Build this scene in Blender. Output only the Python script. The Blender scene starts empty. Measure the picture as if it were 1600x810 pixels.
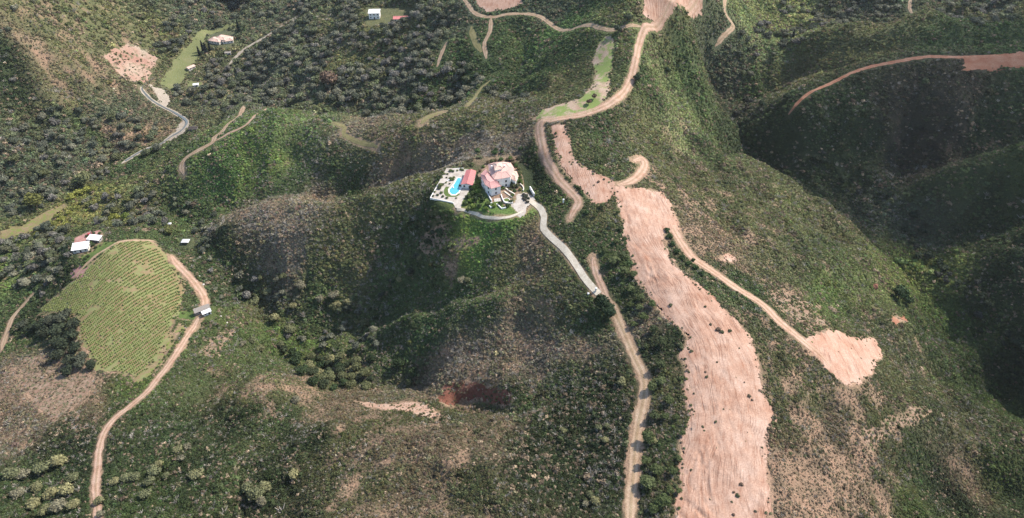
import bpy, bmesh, math, random
import numpy as np
from mathutils import Vector, Matrix

# ------------------------------------------------------------------ camera, sky, sun, exposure
scene = bpy.context.scene
CAMZ, PITCH, FPX = 250.0, math.radians(42), 1081.0
cam = bpy.data.cameras.new('camera'); camo = bpy.data.objects.new('camera', cam)
scene.collection.objects.link(camo); scene.camera = camo
camo.location = (0, 0, CAMZ); camo.rotation_euler = (math.radians(90) - PITCH, 0, 0)
cam.sensor_fit = 'HORIZONTAL'; cam.angle = 2 * math.atan(800 / FPX); cam.clip_start = 1; cam.clip_end = 6000

SUN_ELEV, SUN_AZ = math.radians(46), math.radians(60)      # azimuth clockwise from the view direction (+Y)
world = bpy.data.worlds.new('World'); scene.world = world; world.use_nodes = True
wn = world.node_tree.nodes; sky = wn.new('ShaderNodeTexSky'); sky.sky_type = 'NISHITA'; sky.sun_disc = False
sky.sun_elevation = SUN_ELEV; sky.sun_rotation = SUN_AZ
world.node_tree.links.new(sky.outputs[0], wn['Background'].inputs[0]); wn['Background'].inputs[1].default_value = 0.148
sun = bpy.data.lights.new('sun', 'SUN'); sun.energy = 4.4; sun.angle = math.radians(0.5); sun.color = (1, .93, .84)
suno = bpy.data.objects.new('sun', sun); scene.collection.objects.link(suno)
sd = Vector((math.sin(SUN_AZ) * math.cos(SUN_ELEV), math.cos(SUN_AZ) * math.cos(SUN_ELEV), math.sin(SUN_ELEV)))
suno.rotation_euler = sd.to_track_quat('Z', 'Y').to_euler(); suno.location = sd * 900
scene.view_settings.view_transform = 'Standard'; scene.view_settings.look = 'None'
scene.view_settings.exposure = 0.68; scene.view_settings.gamma = 1
scene.cycles.max_bounces = 4; scene.cycles.diffuse_bounces = 2

random.seed(7); RNG = np.random.default_rng(7)
C = scene.collection

# ------------------------------------------------------------------ geometry of the view
CP, SP = math.cos(PITCH), math.sin(PITCH)
def ray(px, py):
    a = (np.asarray(px, float) - 800) / FPX; b = -(np.asarray(py, float) - 405) / FPX
    return a, CP + b * SP, -SP + b * CP
def P(px, py, z):                                   # pixel -> world point on the level plane z
    a, b, c = ray(px, py); t = (z - CAMZ) / c
    return np.array([a * t, b * t, z + 0 * a]).T

# ------------------------------------------------------------------ noise
_T = np.random.default_rng(3).random((256, 256))
def vnoise(x, y):
    xi = np.floor(x).astype(int); yi = np.floor(y).astype(int); fx = x - xi; fy = y - yi
    fx = fx * fx * (3 - 2 * fx); fy = fy * fy * (3 - 2 * fy)
    a = _T[xi % 256, yi % 256]; b = _T[(xi + 1) % 256, yi % 256]; c = _T[xi % 256, (yi + 1) % 256]; d = _T[(xi + 1) % 256, (yi + 1) % 256]
    return (a * (1 - fx) + b * fx) * (1 - fy) + (c * (1 - fx) + d * fx) * fy
def fbm(x, y, o=4):                                  # about -1..1
    s = 0; a = 1; t = 0
    for k in range(o):
        s = s + a * (vnoise(x * 2 ** k + 17.3 * k, y * 2 ** k + 9.1 * k) * 2 - 1); t += a; a *= .5
    return s / t * 1.5
def sstep(a, b, x):
    t = np.clip((x - a) / (b - a), 0, 1); return t * t * (3 - 2 * t)

# ------------------------------------------------------------------ land form: ridges and valleys (pixel, height)
CTL = [
 # main ridge
 (1130,800,-5),(1125,700,-2),(1125,600,1),(1090,540,3),(1050,430,6),(1000,330,8),(950,290,10),(880,240,12),(845,190,14),(900,175,17),(960,145,22),(985,90,28),(1010,35,36),(1060,5,40),(1090,-70,44),
 (985,800,-8),(1000,640,-7),(985,540,-7),(950,470,-6),(1045,650,-5),(1200,760,-4),(1195,640,-3),(1180,540,0),
 # right flank
 (1330,575,-14),(1180,460,-6),(1080,390,2),(1300,450,-36),(1400,600,-32),(1480,700,-46),(1300,700,-10),(1330,800,-12),(1550,800,-62),(1440,800,-36),(1440,520,-60),(1500,600,-66),(1325,350,-54),(1250,300,-42),(1100,290,-12),(1180,350,-18),(1240,400,-28),
 (990,240,2),(1060,230,-16),(1000,170,6),(1060,150,-22),(1040,80,6),(1150,240,-38),(1200,265,-48),
 # right valley floor
 (1640,670,-104),(1580,600,-98),(1510,520,-93),(1440,440,-87),(1370,350,-80),(1300,290,-76),(1215,238,-72),(1150,190,-76),(1115,130,-62),(1098,80,-42),(1095,40,-14),(1780,800,-125),
 # far side of that valley
 (1235,170,-40),(1340,110,-18),(1400,97,-11),(1460,89,-6),(1500,89,-5),(1530,89,-3),(1565,90,-1),(1600,92,0),(1750,100,6),(1400,190,-40),(1500,170,-24),(1600,180,-28),(1250,220,-56),(1330,230,-58),(1180,150,-58),
 (1395,288,-68),(1500,262,-38),(1620,240,-22),(1800,230,-25),(1420,252,-66),(1510,226,-48),(1600,206,-40),
 (1500,400,-76),(1600,400,-56),(1600,500,-76),(1560,330,-62),(1750,450,-35),(1720,600,-75),(1850,650,-40),(1440,340,-79),
 (1250,105,-44),(1400,66,-34),(1550,68,-22),(1300,48,-18),(1420,28,-4),(1500,44,-4),(1600,42,2),(1750,40,0),(1520,22,-30),(1500,0,-4),(1650,5,5),
 (1130,60,-34),(1143,10,-18),(1210,40,-44),(1250,15,-44),(1330,0,-34),(1430,-5,-18),(1200,-60,-30),(1450,-80,5),(1700,-80,25),(1150,100,-50),
 # villa spur and the slopes left of the ridge
 (770,300,-4),(715,290,-6),(820,310,-3),(850,330,-1),(790,340,-8),(700,335,-12),(820,230,2),(870,330,3),(900,400,1),(880,420,-2),
 (680,375,-31),(620,460,-54),(540,482,-74),(450,500,-84),(370,450,-93),(310,395,-99),(255,335,-103),
 (850,420,-8),(750,430,-24),(660,480,-50),(580,520,-70),(900,560,-13),(800,520,-24),(700,550,-44),(850,640,-24),(940,620,-12),(900,700,-14),
 (740,612,-50),(600,592,-78),(520,575,-84),(440,530,-88),(660,600,-66),
 (660,285,-22),(580,297,-33),(500,315,-43),(420,330,-53),(340,348,-68),(260,345,-90),(500,400,-62),(450,440,-74),(400,390,-72),(600,380,-50),(640,335,-28),(560,450,-68),
 (690,240,-22),(600,268,-50),(500,300,-66),(400,322,-80),(320,315,-92),
 (600,225,-30),(500,190,-42),(430,180,-47),(380,188,-57),(335,222,-64),(290,262,-76),(430,270,-62),(350,290,-80),(520,240,-46),
 (740,182,-6),(660,190,-19),(600,200,-27),(790,215,-4),
 (750,150,-30),(650,165,-52),(560,172,-68),(470,160,-86),(380,150,-101),
 (560,100,-66),(600,35,-50),(700,80,-38),(800,60,-16),(870,60,-4),(850,110,4),(740,10,-14),(900,20,4),(940,100,18),(880,135,4),(800,130,-12),(500,50,-76),(600,-60,-40),(800,-60,0),
 # river valley and the hill left of it
 (450,50,-92),(400,60,-104),(345,62,-109),(285,100,-114),(255,155,-118),(290,190,-118),(250,230,-120),(150,300,-122),(60,345,-124),(0,385,-126),(-150,430,-130),
 (205,85,-92),(150,100,-76),(100,50,-44),(50,20,-20),(0,0,0),(0,100,-46),(0,200,-84),(100,200,-98),(160,160,-98),(200,30,-70),(280,20,-86),(380,10,-100),(450,-10,-94),(-150,100,-30),(-150,250,-80),(200,-80,-50),
 # vineyard knoll and the lower left
 (180,470,-78),(240,385,-80),(135,385,-82),(100,440,-92),(290,500,-76),(200,560,-76),(240,310,-98),(60,480,-104),(0,520,-112),(60,590,-84),(110,540,-84),(30,420,-118),
 (300,600,-62),(160,680,-58),(150,800,-48),(20,700,-66),(-120,650,-90),(-100,800,-60),(20,800,-50),(450,570,-74),
 (450,700,-34),(600,655,-36),(700,690,-22),(850,760,-14),(450,800,-22),(300,720,-42),(650,800,-12),
]
WCTL = [(0,60,-6),(200,60,-4),(-250,60,-25),(-450,100,-50),(450,60,-50),(700,150,-90),(60,-150,0),(-300,-150,-10),(500,-150,-40),(60,1600,60),(-700,1500,0),(800,1500,30),(-1300,500,-60),(1400,600,20),(1400,100,-60),(-1300,1200,0)]
def relief(px): return .88 + .12 * float(sstep(1050, 1200, px))
pts = np.array([P(a, b, c * relief(a)) for a, b, c in CTL] + [np.array([w[0], w[1], w[2] * (.88 if w[0] < 100 else 1)], float) for w in WCTL])
PX, PY, PZ = pts[:, 0] / 100, pts[:, 1] / 100, pts[:, 2]
def _phi(d2): return d2 * np.log(d2 + 1e-12)
n = len(pts); A = np.zeros((n + 3, n + 3)); d2 = (PX[:, None] - PX) ** 2 + (PY[:, None] - PY) ** 2
A[:n, :n] = _phi(d2) + np.eye(n) * 0.02
A[:n, n] = 1; A[:n, n + 1] = PX; A[:n, n + 2] = PY; A[n:, :n] = A[:n, n:].T
W = np.linalg.solve(A, np.concatenate([PZ, [0, 0, 0]]))
GX0, GY0, GS = -1500.0, -250.0, 5.0
gx = np.arange(GX0, 1700, GS); gy = np.arange(GY0, 2000, GS)
MX, MY = np.meshgrid(gx, gy)
def tps(x, y):
    r = np.zeros(x.size); xf, yf = x.ravel() / 100, y.ravel() / 100
    for i in range(0, xf.size, 20000):
        a, b = xf[i:i + 20000], yf[i:i + 20000]
        r[i:i + 20000] = _phi((a[:, None] - PX) ** 2 + (b[:, None] - PY) ** 2) @ W[:n] + W[n] + W[n + 1] * a + W[n + 2] * b
    return r.reshape(x.shape)
BASE = np.clip(tps(MX[::2, ::2], MY[::2, ::2]), -150, 130)
def _up(c, shape):                                   # coarse grid -> full grid
    o = np.zeros(shape); o[::2, ::2] = c
    w = c.shape
    o[1::2, ::2] = ((c + np.vstack([c[1:], c[-1:]])) / 2)[:o[1::2, ::2].shape[0]]
    o[:, 1::2] = (o[:, 0::2] + np.hstack([o[:, 2::2], o[:, -1 - (shape[1] % 2 == 0):][:, :1]])[:, :o[:, 0::2].shape[1]])[:, :o[:, 1::2].shape[1]] / 2
    return o
BASE = _up(BASE, MX.shape)
def bil(G, x, y):
    u = np.clip((x - GX0) / GS, 0, G.shape[1] - 1.001); v = np.clip((y - GY0) / GS, 0, G.shape[0] - 1.001)
    i = u.astype(int); j = v.astype(int); a = u - i; b = v - j
    return (G[j, i] * (1 - a) + G[j, i + 1] * a) * (1 - b) + (G[j + 1, i] * (1 - a) + G[j + 1, i + 1] * a) * b
MASK = np.zeros_like(BASE)                           # filled in after the roads are known
def hgt(x, y):
    x = np.asarray(x, float); y = np.asarray(y, float)
    h = bil(BASE, x, y); m = bil(MASK, x, y)
    det = 5.5 * fbm(x / 75, y / 75, 2) - 12 * np.abs(fbm(x / 55 + 40, y / 80 + 7, 3)) - 3.2 * np.abs(fbm(x / 24 + 11, y / 30 + 3, 2)) + 0.9 * fbm(x / 9, y / 9, 2)
    return h + m * (det + 4.0)
def G(px, py):                                       # pixel -> point on the land
    px = np.atleast_1d(np.asarray(px, float)); py = np.atleast_1d(np.asarray(py, float))
    a, b, c = ray(px, py); t = np.full(px.shape, 120.0); done = np.zeros(px.shape, bool)
    for k in range(900):
        z = CAMZ + c * t; h = hgt(a * t, b * t); done |= z <= h
        if done.all() : break
        t = np.where(done, t, t + np.maximum(0.6, (z - h) * 0.5))
        t = np.minimum(t, 2300)
    for k in range(8):
        z = CAMZ + c * t; h = hgt(a * t, b * t); t = t + np.clip((h - z) / (c - 0.0), -3, 3) * 0.7
    return np.array([a * t, b * t, hgt(a * t, b * t)]).T
def Gp(l): a = np.array(l, float); return G(a[:, 0], a[:, 1])

# ------------------------------------------------------------------ roads, tracks and bare ground, traced along the land
ROADS = {
 'ridge_road': ([(985,830),(986,780),(990,740),(992,700),(998,660),(1006,620),(1005,590),(992,560),(975,520),(962,492),(952,474),(938,460),(931,452)], 4.5, 'tan'),
 'driveway': ([(936,460),(926,450),(912,433),(897,410),(880,388),(860,370),(849,356),(850,340),(844,326),(832,317),(822,311)], 3.6, 'conc'),
 'upper_road': ([(890,342),(897,330),(904,316),(895,302),(872,278),(854,250),(845,215),(845,190),(862,187),(900,181),(940,168),(965,153),(983,130),(992,100),(998,70),(1010,42),(1040,22),(1090,0),(1150,-40)], 4.8, 'pink'),
 'old_road': ([(952,474),(940,448),(931,426),(926,402)], 3.6, 'pink'),
 'shoulder_track': ([(1020,300),(1045,345),(1062,375),(1085,405),(1115,425),(1150,450),(1190,475),(1215,500),(1245,525),(1275,550),(1300,575)], 5.0, 'pink'),
 'hilltop_spur_track': ([(965,290),(985,284),(1000,272),(1008,258),(1004,248),(990,252)], 5.0, 'pink'),
 'valley_track': ([(155,830),(150,775),(152,735),(157,695),(172,662),(205,634),(232,610),(252,585),(272,558),(290,530),(305,508),(313,492)], 3.6, 'pink'),
 'vineyard_track': ([(318,480),(319,465),(308,447),(292,428),(276,412),(268,400)], 4.6, 'pink'),
 'vineyard_path': ([(118,432),(132,416),(160,393),(188,378),(215,376),(240,377)], 2.4, 'tan'),
 'knoll_track': ([(380,166),(375,180),(352,200),(336,214),(332,223),(305,238),(290,248),(284,260),(288,275)], 5.0, 'tan'),
 'knoll_branch': ([(416,170),(392,188),(355,210),(334,222)], 2.6, 'pink'),
 'stream_gravel': ([(190,256),(225,235),(250,226),(268,214),(284,204),(292,192),(285,184),(270,175),(252,166),(236,156),(226,146),(220,136)], 4.6, 'pale'),
 'valley_lane': ([(442,40),(415,58),(385,75),(368,90),(358,101)], 5.0, 'pale'),
 'plateau_lane': ([(722,-5),(733,10),(744,22),(770,27),(800,22),(850,30),(905,42),(950,47),(1002,42)], 3.6, 'tan'),
 'red_ridge_road': ([(1235,171),(1260,150),(1300,126),(1340,110),(1400,97),(1460,88),(1530,88),(1620,93)], 3.2, 'red'),
 'hill_path': ([(1135,-8),(1132,15),(1146,40),(1132,58),(1116,76)], 3.4, 'tan'),
 'far_path': ([(1424,-5),(1421,12),(1426,24)], 3.0, 'tan'),
 'meadow_path': ([(767,28),(766,48),(757,68),(760,92)], 4.0, 'tan'),
 'meadow_strip': ([(736,42),(741,62),(752,82)], 5.0, 'olive'),
 'slope_path': ([(698,66),(690,84),(683,105)], 4.0, 'tan'),
 'gully_path': ([(766,126),(747,144),(730,166)], 3.4, 'olive'),
 'ridge_path': ([(692,175),(672,182),(658,194)], 6.0, 'olive'),
 'loop_path': ([(522,192),(538,200),(538,211),(560,222),(590,230)], 3.6, 'olive'),
 'farm_lane': ([(2,548),(12,518),(22,494),(50,462)], 3.6, 'tan'),
 'terrace_path': ([(714,327),(735,333),(757,340),(786,341),(806,336),(818,330)], 1.6, 'conc'),
}
AREAS = {   # polygon, material, grid step
 'main_bare': ([(957,292),(1000,294),(1030,300),(1048,320),(1060,350),(1068,372),(1040,360),(1040,385),(1055,412),(1075,432),(1105,455),(1130,480),(1160,510),(1178,540),(1190,580),(1196,618),(1210,640),(1196,700),(1202,760),(1205,840),(1045,840),(1064,750),(1060,700),(1076,650),(1075,600),(1064,560),(1072,530),(1055,508),(1030,490),(1008,460),(990,420),(978,380),(968,330)], 'pink', .65),
 'upper_bare': ([(862,196),(884,194),(893,235),(893,250),(920,266),(960,284),(962,302),(944,320),(922,315),(908,296),(890,280),(876,264),(868,240)], 'pink', .9),
 'ridge_bare': ([(946,55),(960,57),(957,80),(958,102),(951,125),(953,143),(940,160),(905,183),(860,190),(832,187),(850,170),(905,156),(927,135),(930,112),(928,92),(937,70)], 'grassy', 1.1),
 'end_pad': ([(1268,522),(1300,514),(1330,526),(1366,530),(1378,548),(1366,580),(1345,598),(1326,606),(1300,582),(1258,545)], 'pink', .8),
 'top_plateau': ([(1003,-40),(1110,-60),(1102,5),(1090,26),(1078,19),(1056,18),(1040,26),(1018,34),(1002,25)], 'pink', 1.2),
 'far_plateau': ([(742,-30),(800,-30),(818,6),(790,16),(758,19),(744,10)], 'pink', 1.3),
 'pad_red': ([(1508,87),(1620,90),(1620,102),(1510,99)], 'red', 1.2),
 'quarry': ([(175,80),(200,68),(230,75),(247,92),(240,110),(225,127),(200,125),(180,107),(165,90)], 'scarp', 1.2),
 'meadow': ([(374,36),(322,54),(318,75),(300,105),(283,132),(265,142),(249,130),(270,98),(296,70),(320,46)], 'meadow', 1.4),
 'lower_meadow': ([(292,124),(318,130),(315,140),(290,136)], 'meadow', 1.4),
 'gravel_bar': ([(236,134),(256,140),(266,155),(258,166),(246,156)], 'pale', 1.2),
 'lower_gravel': ([(290,182),(297,195),(287,208),(266,222),(258,218),(276,200)], 'pale', 1.2),
 'vineyard_soil': ([(188,378),(240,377),(262,400),(284,438),(287,468),(272,508),(250,556),(222,592),(150,578),(124,530),(120,496),(60,492),(62,482),(118,436),(158,398)], 'vine', .9),
 'farm_terrace': ([(118,384),(126,368),(140,362),(160,365),(158,374),(140,390),(126,398)], 'redpave', .8),
 'farm_yard': ([(112,426),(124,415),(135,420),(128,432),(112,434)], 'redpave', .8),
 'farm_lawn': ([(126,402),(146,390),(164,378),(186,378),(160,394),(132,417)], 'lawn', .8),
 'field_strip': ([(0,362),(40,350),(72,332),(98,318),(106,322),(80,346),(45,366),(0,376)], 'field', 1.2),
 'knoll_bare': ([(214,312),(228,308),(232,330),(238,352),(226,362),(214,345)], 'scrubby', 1.0),
 'shed_lawn': ([(282,484),(303,484),(308,496),(296,502),(280,498)], 'lawn', .8),
 'gully_earth': ([(556,627),(592,633),(612,632),(628,628),(650,628),(668,634),(690,647),(684,657),(660,650),(640,643),(618,640),(600,641),(575,636)], 'scar', .7),
 'red_scarp': ([(684,622),(694,604),(706,598),(730,594),(765,600),(798,618),(800,634),(780,634),(750,624),(718,630),(696,634)], 'redscarp', .7),
 'villa_scarp': ([(652,388),(668,364),(688,346),(700,356),(696,380),(676,396)], 'scrubby', .9),
 'villa_scarp_low': ([(706,384),(720,372),(748,372),(744,380),(722,388)], 'scrubby', .9),
 'small_scar': ([(1124,404),(1136,396),(1150,402),(1144,410),(1128,410)], 'pink', .9),
 'shoulder_scar': ([(1196,458),(1230,456),(1250,470),(1280,478),(1270,488),(1292,500),(1288,520),(1262,518),(1240,498),(1214,480)], 'scrubby', .8),
 'right_scar': ([(1345,684),(1352,672),(1376,668),(1392,654),(1414,650),(1424,638),(1452,640),(1440,652),(1412,664),(1392,672),(1370,690),(1362,706)], 'scrubby', .7),
 'red_patch': ([(1394,497),(1412,494),(1416,502),(1398,505)], 'red', .8),
 'left_scar': ([(312,552),(330,534),(350,520),(366,516),(356,536),(332,556)], 'scrubby', .8),
 'left_bare': ([(40,560),(90,556),(128,570),(150,600),(110,640),(140,668),(110,672),(60,640),(30,600)], 'scrubby', .8),
 'vine_edge_bare': ([(240,560),(258,540),(272,520),(280,505),(288,508),(268,540),(244,580),(214,602),(210,592)], 'field', .9),
 'drive_court': ([(806,306),(812,302),(824,302),(832,308),(834,316),(828,326),(818,336),(808,336),(804,322)], 'paving', .8),
}
def resample(p, step):
    p = np.asarray(p); o = [p[0]]; 
    # Catmull-Rom smoothing
    q = np.vstack([2 * p[0] - p[1], p, 2 * p[-1] - p[-2]]); out = []
    for i in range(1, len(q) - 2):
        L = np.linalg.norm(q[i + 1] - q[i]); k = max(2, int(L / step))
        for t in np.arange(k) / k:
            out.append(.5 * ((2 * q[i]) + (-q[i - 1] + q[i + 1]) * t + (2 * q[i - 1] - 5 * q[i] + 4 * q[i + 1] - q[i + 2]) * t * t + (-q[i - 1] + 3 * q[i] - 3 * q[i + 1] + q[i + 2]) * t ** 3))
    out.append(q[-2]); return np.array(out)
def seg_dist(x, y, poly, closed=False):
    p = np.asarray(poly)[:, :2]; q = np.roll(p, -1, 0) if closed else p[1:]; p0 = p if closed else p[:-1]
    d = np.full(x.shape, 1e9)
    for a, b in zip(p0, q):
        v = b - a; L = v @ v + 1e-9
        t = np.clip(((x - a[0]) * v[0] + (y - a[1]) * v[1]) / L, 0, 1)
        d = np.minimum(d, (x - a[0] - t * v[0]) ** 2 + (y - a[1] - t * v[1]) ** 2)
    return np.sqrt(d)
def inside(x, y, poly):
    p = np.asarray(poly)[:, :2]; r = np.zeros(x.shape, bool); j = len(p) - 1
    for i in range(len(p)):
        xi, yi = p[i]; xj, yj = p[j]
        r ^= ((yi > y) != (yj > y)) & (x < (xj - xi) * (y - yi) / (yj - yi + 1e-12) + xi); j = i
    return r
def sdf(x, y, poly):
    d = seg_dist(x, y, poly, True); return np.where(inside(x, y, poly), -d, d)

RW = {}
for k, (pl, w, m) in ROADS.items():
    RW[k] = (resample(Gp(pl)[:, :2], 3.0), w, m)
AW = {k: (Gp(pl)[:, :2], m, s) for k, (pl, m, s) in AREAS.items()}
# level ground under the villa, pool terrace, vineyard farm
PADS = []
def pad(pl, z, soft): PADS.append((np.array([P(a, b, z)[:2] for a, b in pl]), z, soft))
VZ, TZ = -3.0, -6.0
pad([(742,250),(800,245),(830,270),(832,330),(790,338),(760,325),(742,290)], VZ, 12)
pad([(698,262),(745,264),(742,300),(722,328),(670,312)], TZ, 7)
pad([(118,372),(165,360),(160,380),(120,402)], -72.0, 14)
pad([(330,48),(366,50),(362,74),(328,72)], -95.0, 14)
pad([(572,12),(644,14),(642,38),(572,40)], -45.0, 14)
pad([(306,478),(332,478),(332,498),(306,498)], -67.0, 8)
pad([(280,372),(302,372),(300,386),(280,386)], -79.0, 8)
for poly, z, soft in PADS:
    c = poly.mean(0); near = (np.abs(MX - c[0]) < 120) & (np.abs(MY - c[1]) < 120)
    d = sdf(MX[near], MY[near], poly); w = 1 - sstep(0, soft, d)
    BASE[near] = BASE[near] * (1 - w) + z * w
hol = G([682, 806, 800, 762, 700], [642, 648, 615, 601, 606])[:, :2]
near = (np.abs(MX - hol[0, 0]) < 150) & (np.abs(MY - hol[0, 1]) < 150)
BASE[near] -= 7.0 * (1 - sstep(-7, 2, sdf(MX[near], MY[near], hol)))
# retrace on the levelled land
for k, (pl, w, m) in ROADS.items(): RW[k] = (resample(Gp(pl)[:, :2], 3.0), w, m)
AW = {k: (Gp(pl)[:, :2], m, s) for k, (pl, m, s) in AREAS.items()}
RW['red_ridge_road'] = (resample(np.array([P(a, b, c)[:2] for a, b, c in [(1235,171,-40),(1262,150,-34),(1300,127,-24),(1340,110,-18),(1400,97,-11),(1460,89,-6),(1530,89,-3),(1630,93,0)]]), 3.0), 3.2, 'red')
AW['pad_red'] = (np.array([P(a, b, -2)[:2] for a, b in AREAS['pad_red'][0]]), 'red', 1.2)
D = np.full(MX.shape, 1e3)
def box_near(poly, mrg):
    lo = poly.min(0) - mrg; hi = poly.max(0) + mrg
    return (MX > lo[0]) & (MX < hi[0]) & (MY > lo[1]) & (MY < hi[1])
for p, w, m in RW.values():
    b = box_near(p, 60); D[b] = np.minimum(D[b], seg_dist(MX[b], MY[b], p) - w / 2)
for p, m, s in AW.values():
    b = box_near(p, 60); D[b] = np.minimum(D[b], sdf(MX[b], MY[b], p))
for p, z, soft in PADS:
    b = box_near(p, 60); D[b] = np.minimum(D[b], sdf(MX[b], MY[b], p) - soft)
# creases of the land: sharp little ravines (negative) and crest lines (positive)
CREASE = [([(665,340),(655,375),(641,415),(601,448),(560,468),(520,490),(470,510)], -12, 22), ([(830,410),(783,436),(716,458),(670,470),(620,480)], -10, 13), ([(845,372),(800,386),(745,400),(690,418),(640,440)], -9, 13),
 ([(803,625),(751,614),(690,600),(620,594),(560,590),(500,572),(440,545),(395,512)], -10, 17), ([(930,560),(880,596),(840,616),(803,625)], -8, 11), ([(900,500),(850,520),(790,540),(720,560),(660,585)], -7, 11),
 ([(700,248),(650,258),(610,268),(555,292),(485,321),(416,334),(347,327)], -11, 18), ([(620,235),(590,252),(545,264),(500,290)], -9, 12), ([(270,330),(305,365),(330,400),(350,440),(395,485)], -11, 15),
 ([(835,118),(760,142),(690,157),(620,164),(560,170),(480,164),(400,157)], -12, 17), ([(640,50),(610,100),(560,150)], -11, 16), ([(740,60),(722,110),(700,150)], -9, 14), ([(520,20),(490,80),(450,140)], -10, 16), ([(800,40),(810,80),(790,120)], -7, 12),
 ([(1098,50),(1108,90),(1118,130),(1130,162),(1152,196),(1200,235),(1260,266),(1320,300),(1370,350),(1410,400),(1450,450),(1520,530),(1610,630)], -10, 16), ([(1110,100),(1180,128),(1240,108),(1320,86),(1400,70),(1480,72),(1600,70)], -12, 17),
 ([(1380,300),(1450,262),(1520,232),(1610,212)], -12, 17), ([(1350,20),(1440,14),(1520,26),(1610,28)], -9, 14), ([(1030,110),(1050,150),(1075,190),(1105,222),(1150,235)], -9, 12), ([(1020,190),(1060,215),(1100,235),(1160,245)], -6, 10),
 ([(60,50),(100,140),(140,200),(180,260)], -10, 15), ([(230,20),(250,70),(262,115)], -8, 13), ([(10,100),(40,180),(80,270)], -10, 15), ([(120,30),(150,60),(170,75)], -6, 12),
 ([(300,640),(350,690),(380,750),(390,830)], -8, 13), ([(40,640),(90,700),(110,800)], -8, 13), ([(500,700),(470,740),(460,820)], -6, 12), ([(880,680),(820,700),(760,720),(700,770)], -6, 11), ([(950,600),(900,640),(860,660)], -5, 9),
 ([(1340,470),(1410,500),(1480,515)], -6, 12), ([(1370,720),(1450,735),(1520,735),(1610,745)], -12, 20), ([(1240,330),(1310,350),(1360,365)], -6, 12), ([(1290,520),(1400,560),(1520,590)], -6, 13), ([(1300,640),(1380,690),(1460,700)], -5, 12),
 ([(1300,130),(1290,180),(1270,240)], -7, 14), ([(1450,120),(1430,180),(1400,240)], -9, 16), ([(1560,120),(1540,170),(1510,215)], -7, 14), ([(1600,330),(1540,370),(1470,400)], -8, 14), ([(1610,450),(1570,480),(1530,500)], -7, 12),
 ([(660,282),(580,297),(500,316),(420,331),(345,345)], 9, 20), ([(450,604),(560,632),(640,646),(700,654),(800,656),(880,640)], 7, 18), ([(860,392),(770,416),(700,438),(650,456)], 5, 14), ([(840,440),(760,470),(700,485),(620,505)], 6, 14),
 ([(1290,52),(1350,36),(1420,27),(1500,43),(1610,43)], 9, 22), ([(1398,287),(1480,263),(1610,241)], 9, 20), ([(1235,168),(1340,108),(1460,86),(1610,90)], 4, 26), ([(600,223),(500,190),(430,180),(380,188),(335,222)], 5, 22)]
CD = np.zeros(MX.shape)
for pl, dep, wd in CREASE:
    q_ = resample(Gp(pl)[:, :2], 8); b = box_near(q_, 90); dd = seg_dist(MX[b] + 7 * fbm(MX[b] / 30, MY[b] / 30, 2), MY[b] + 7 * fbm(MX[b] / 30 + 50, MY[b] / 30, 2), q_)
    CD[b] += dep * np.exp(-np.sqrt(dd ** 2 + 6) / wd)
BASE += CD * sstep(0, 26, D)
MASK = sstep(3, 40, D)

# ------------------------------------------------------------------ materials
def new_mat(name, rough=.9, spec=.2):
    m = bpy.data.materials.new(name); m.use_nodes = True; nt = m.node_tree; b = nt.nodes['Principled BSDF']
    b.inputs['Roughness'].default_value = rough; b.inputs['Specular IOR Level'].default_value = spec
    return m, nt, b
def N(nt, t, **kw):
    n_ = nt.nodes.new(t)
    for k, v in kw.items(): setattr(n_, k, v)
    return n_
def noise(nt, scale, detail=4, rough=.6, vec=None, sc=None):
    tc = N(nt, 'ShaderNodeNewGeometry') if vec is None else None
    src = tc.outputs['Position'] if vec is None else vec
    if sc:
        mp = N(nt, 'ShaderNodeMapping'); mp.inputs['Scale'].default_value = sc; nt.links.new(src, mp.inputs[0]); src = mp.outputs[0]
    t = N(nt, 'ShaderNodeTexNoise'); t.inputs['Scale'].default_value = scale; t.inputs['Detail'].default_value = detail; t.inputs['Roughness'].default_value = rough
    nt.links.new(src, t.inputs['Vector']); return t.outputs['Fac']
def ramp(nt, fac, stops):
    r = N(nt, 'ShaderNodeValToRGB'); e = r.color_ramp.elements
    while len(e) < len(stops): e.new(.5)
    for i, (p, c) in enumerate(stops): e[i].position = p; e[i].color = (*c, 1) if len(c) == 3 else c
    nt.links.new(fac, r.inputs[0]); return r.outputs[0]
def mix(nt, fac, a, b, mode='MIX'):
    m = N(nt, 'ShaderNodeMix', data_type='RGBA', blend_type=mode)
    for s, v in ((m.inputs[0], fac), (m.inputs[6], a), (m.inputs[7], b)):
        if isinstance(v, (int, float)): s.default_value = v
        elif isinstance(v, tuple): s.default_value = (*v, 1)
        else: nt.links.new(v, s)
    return m.outputs[2]
def bump(nt, b, h, dist=.3, strength=.6):
    bp = N(nt, 'ShaderNodeBump'); bp.inputs['Distance'].default_value = dist; bp.inputs['Strength'].default_value = strength
    nt.links.new(h, bp.inputs['Height']); nt.links.new(bp.outputs[0], b.inputs['Normal'])
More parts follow.
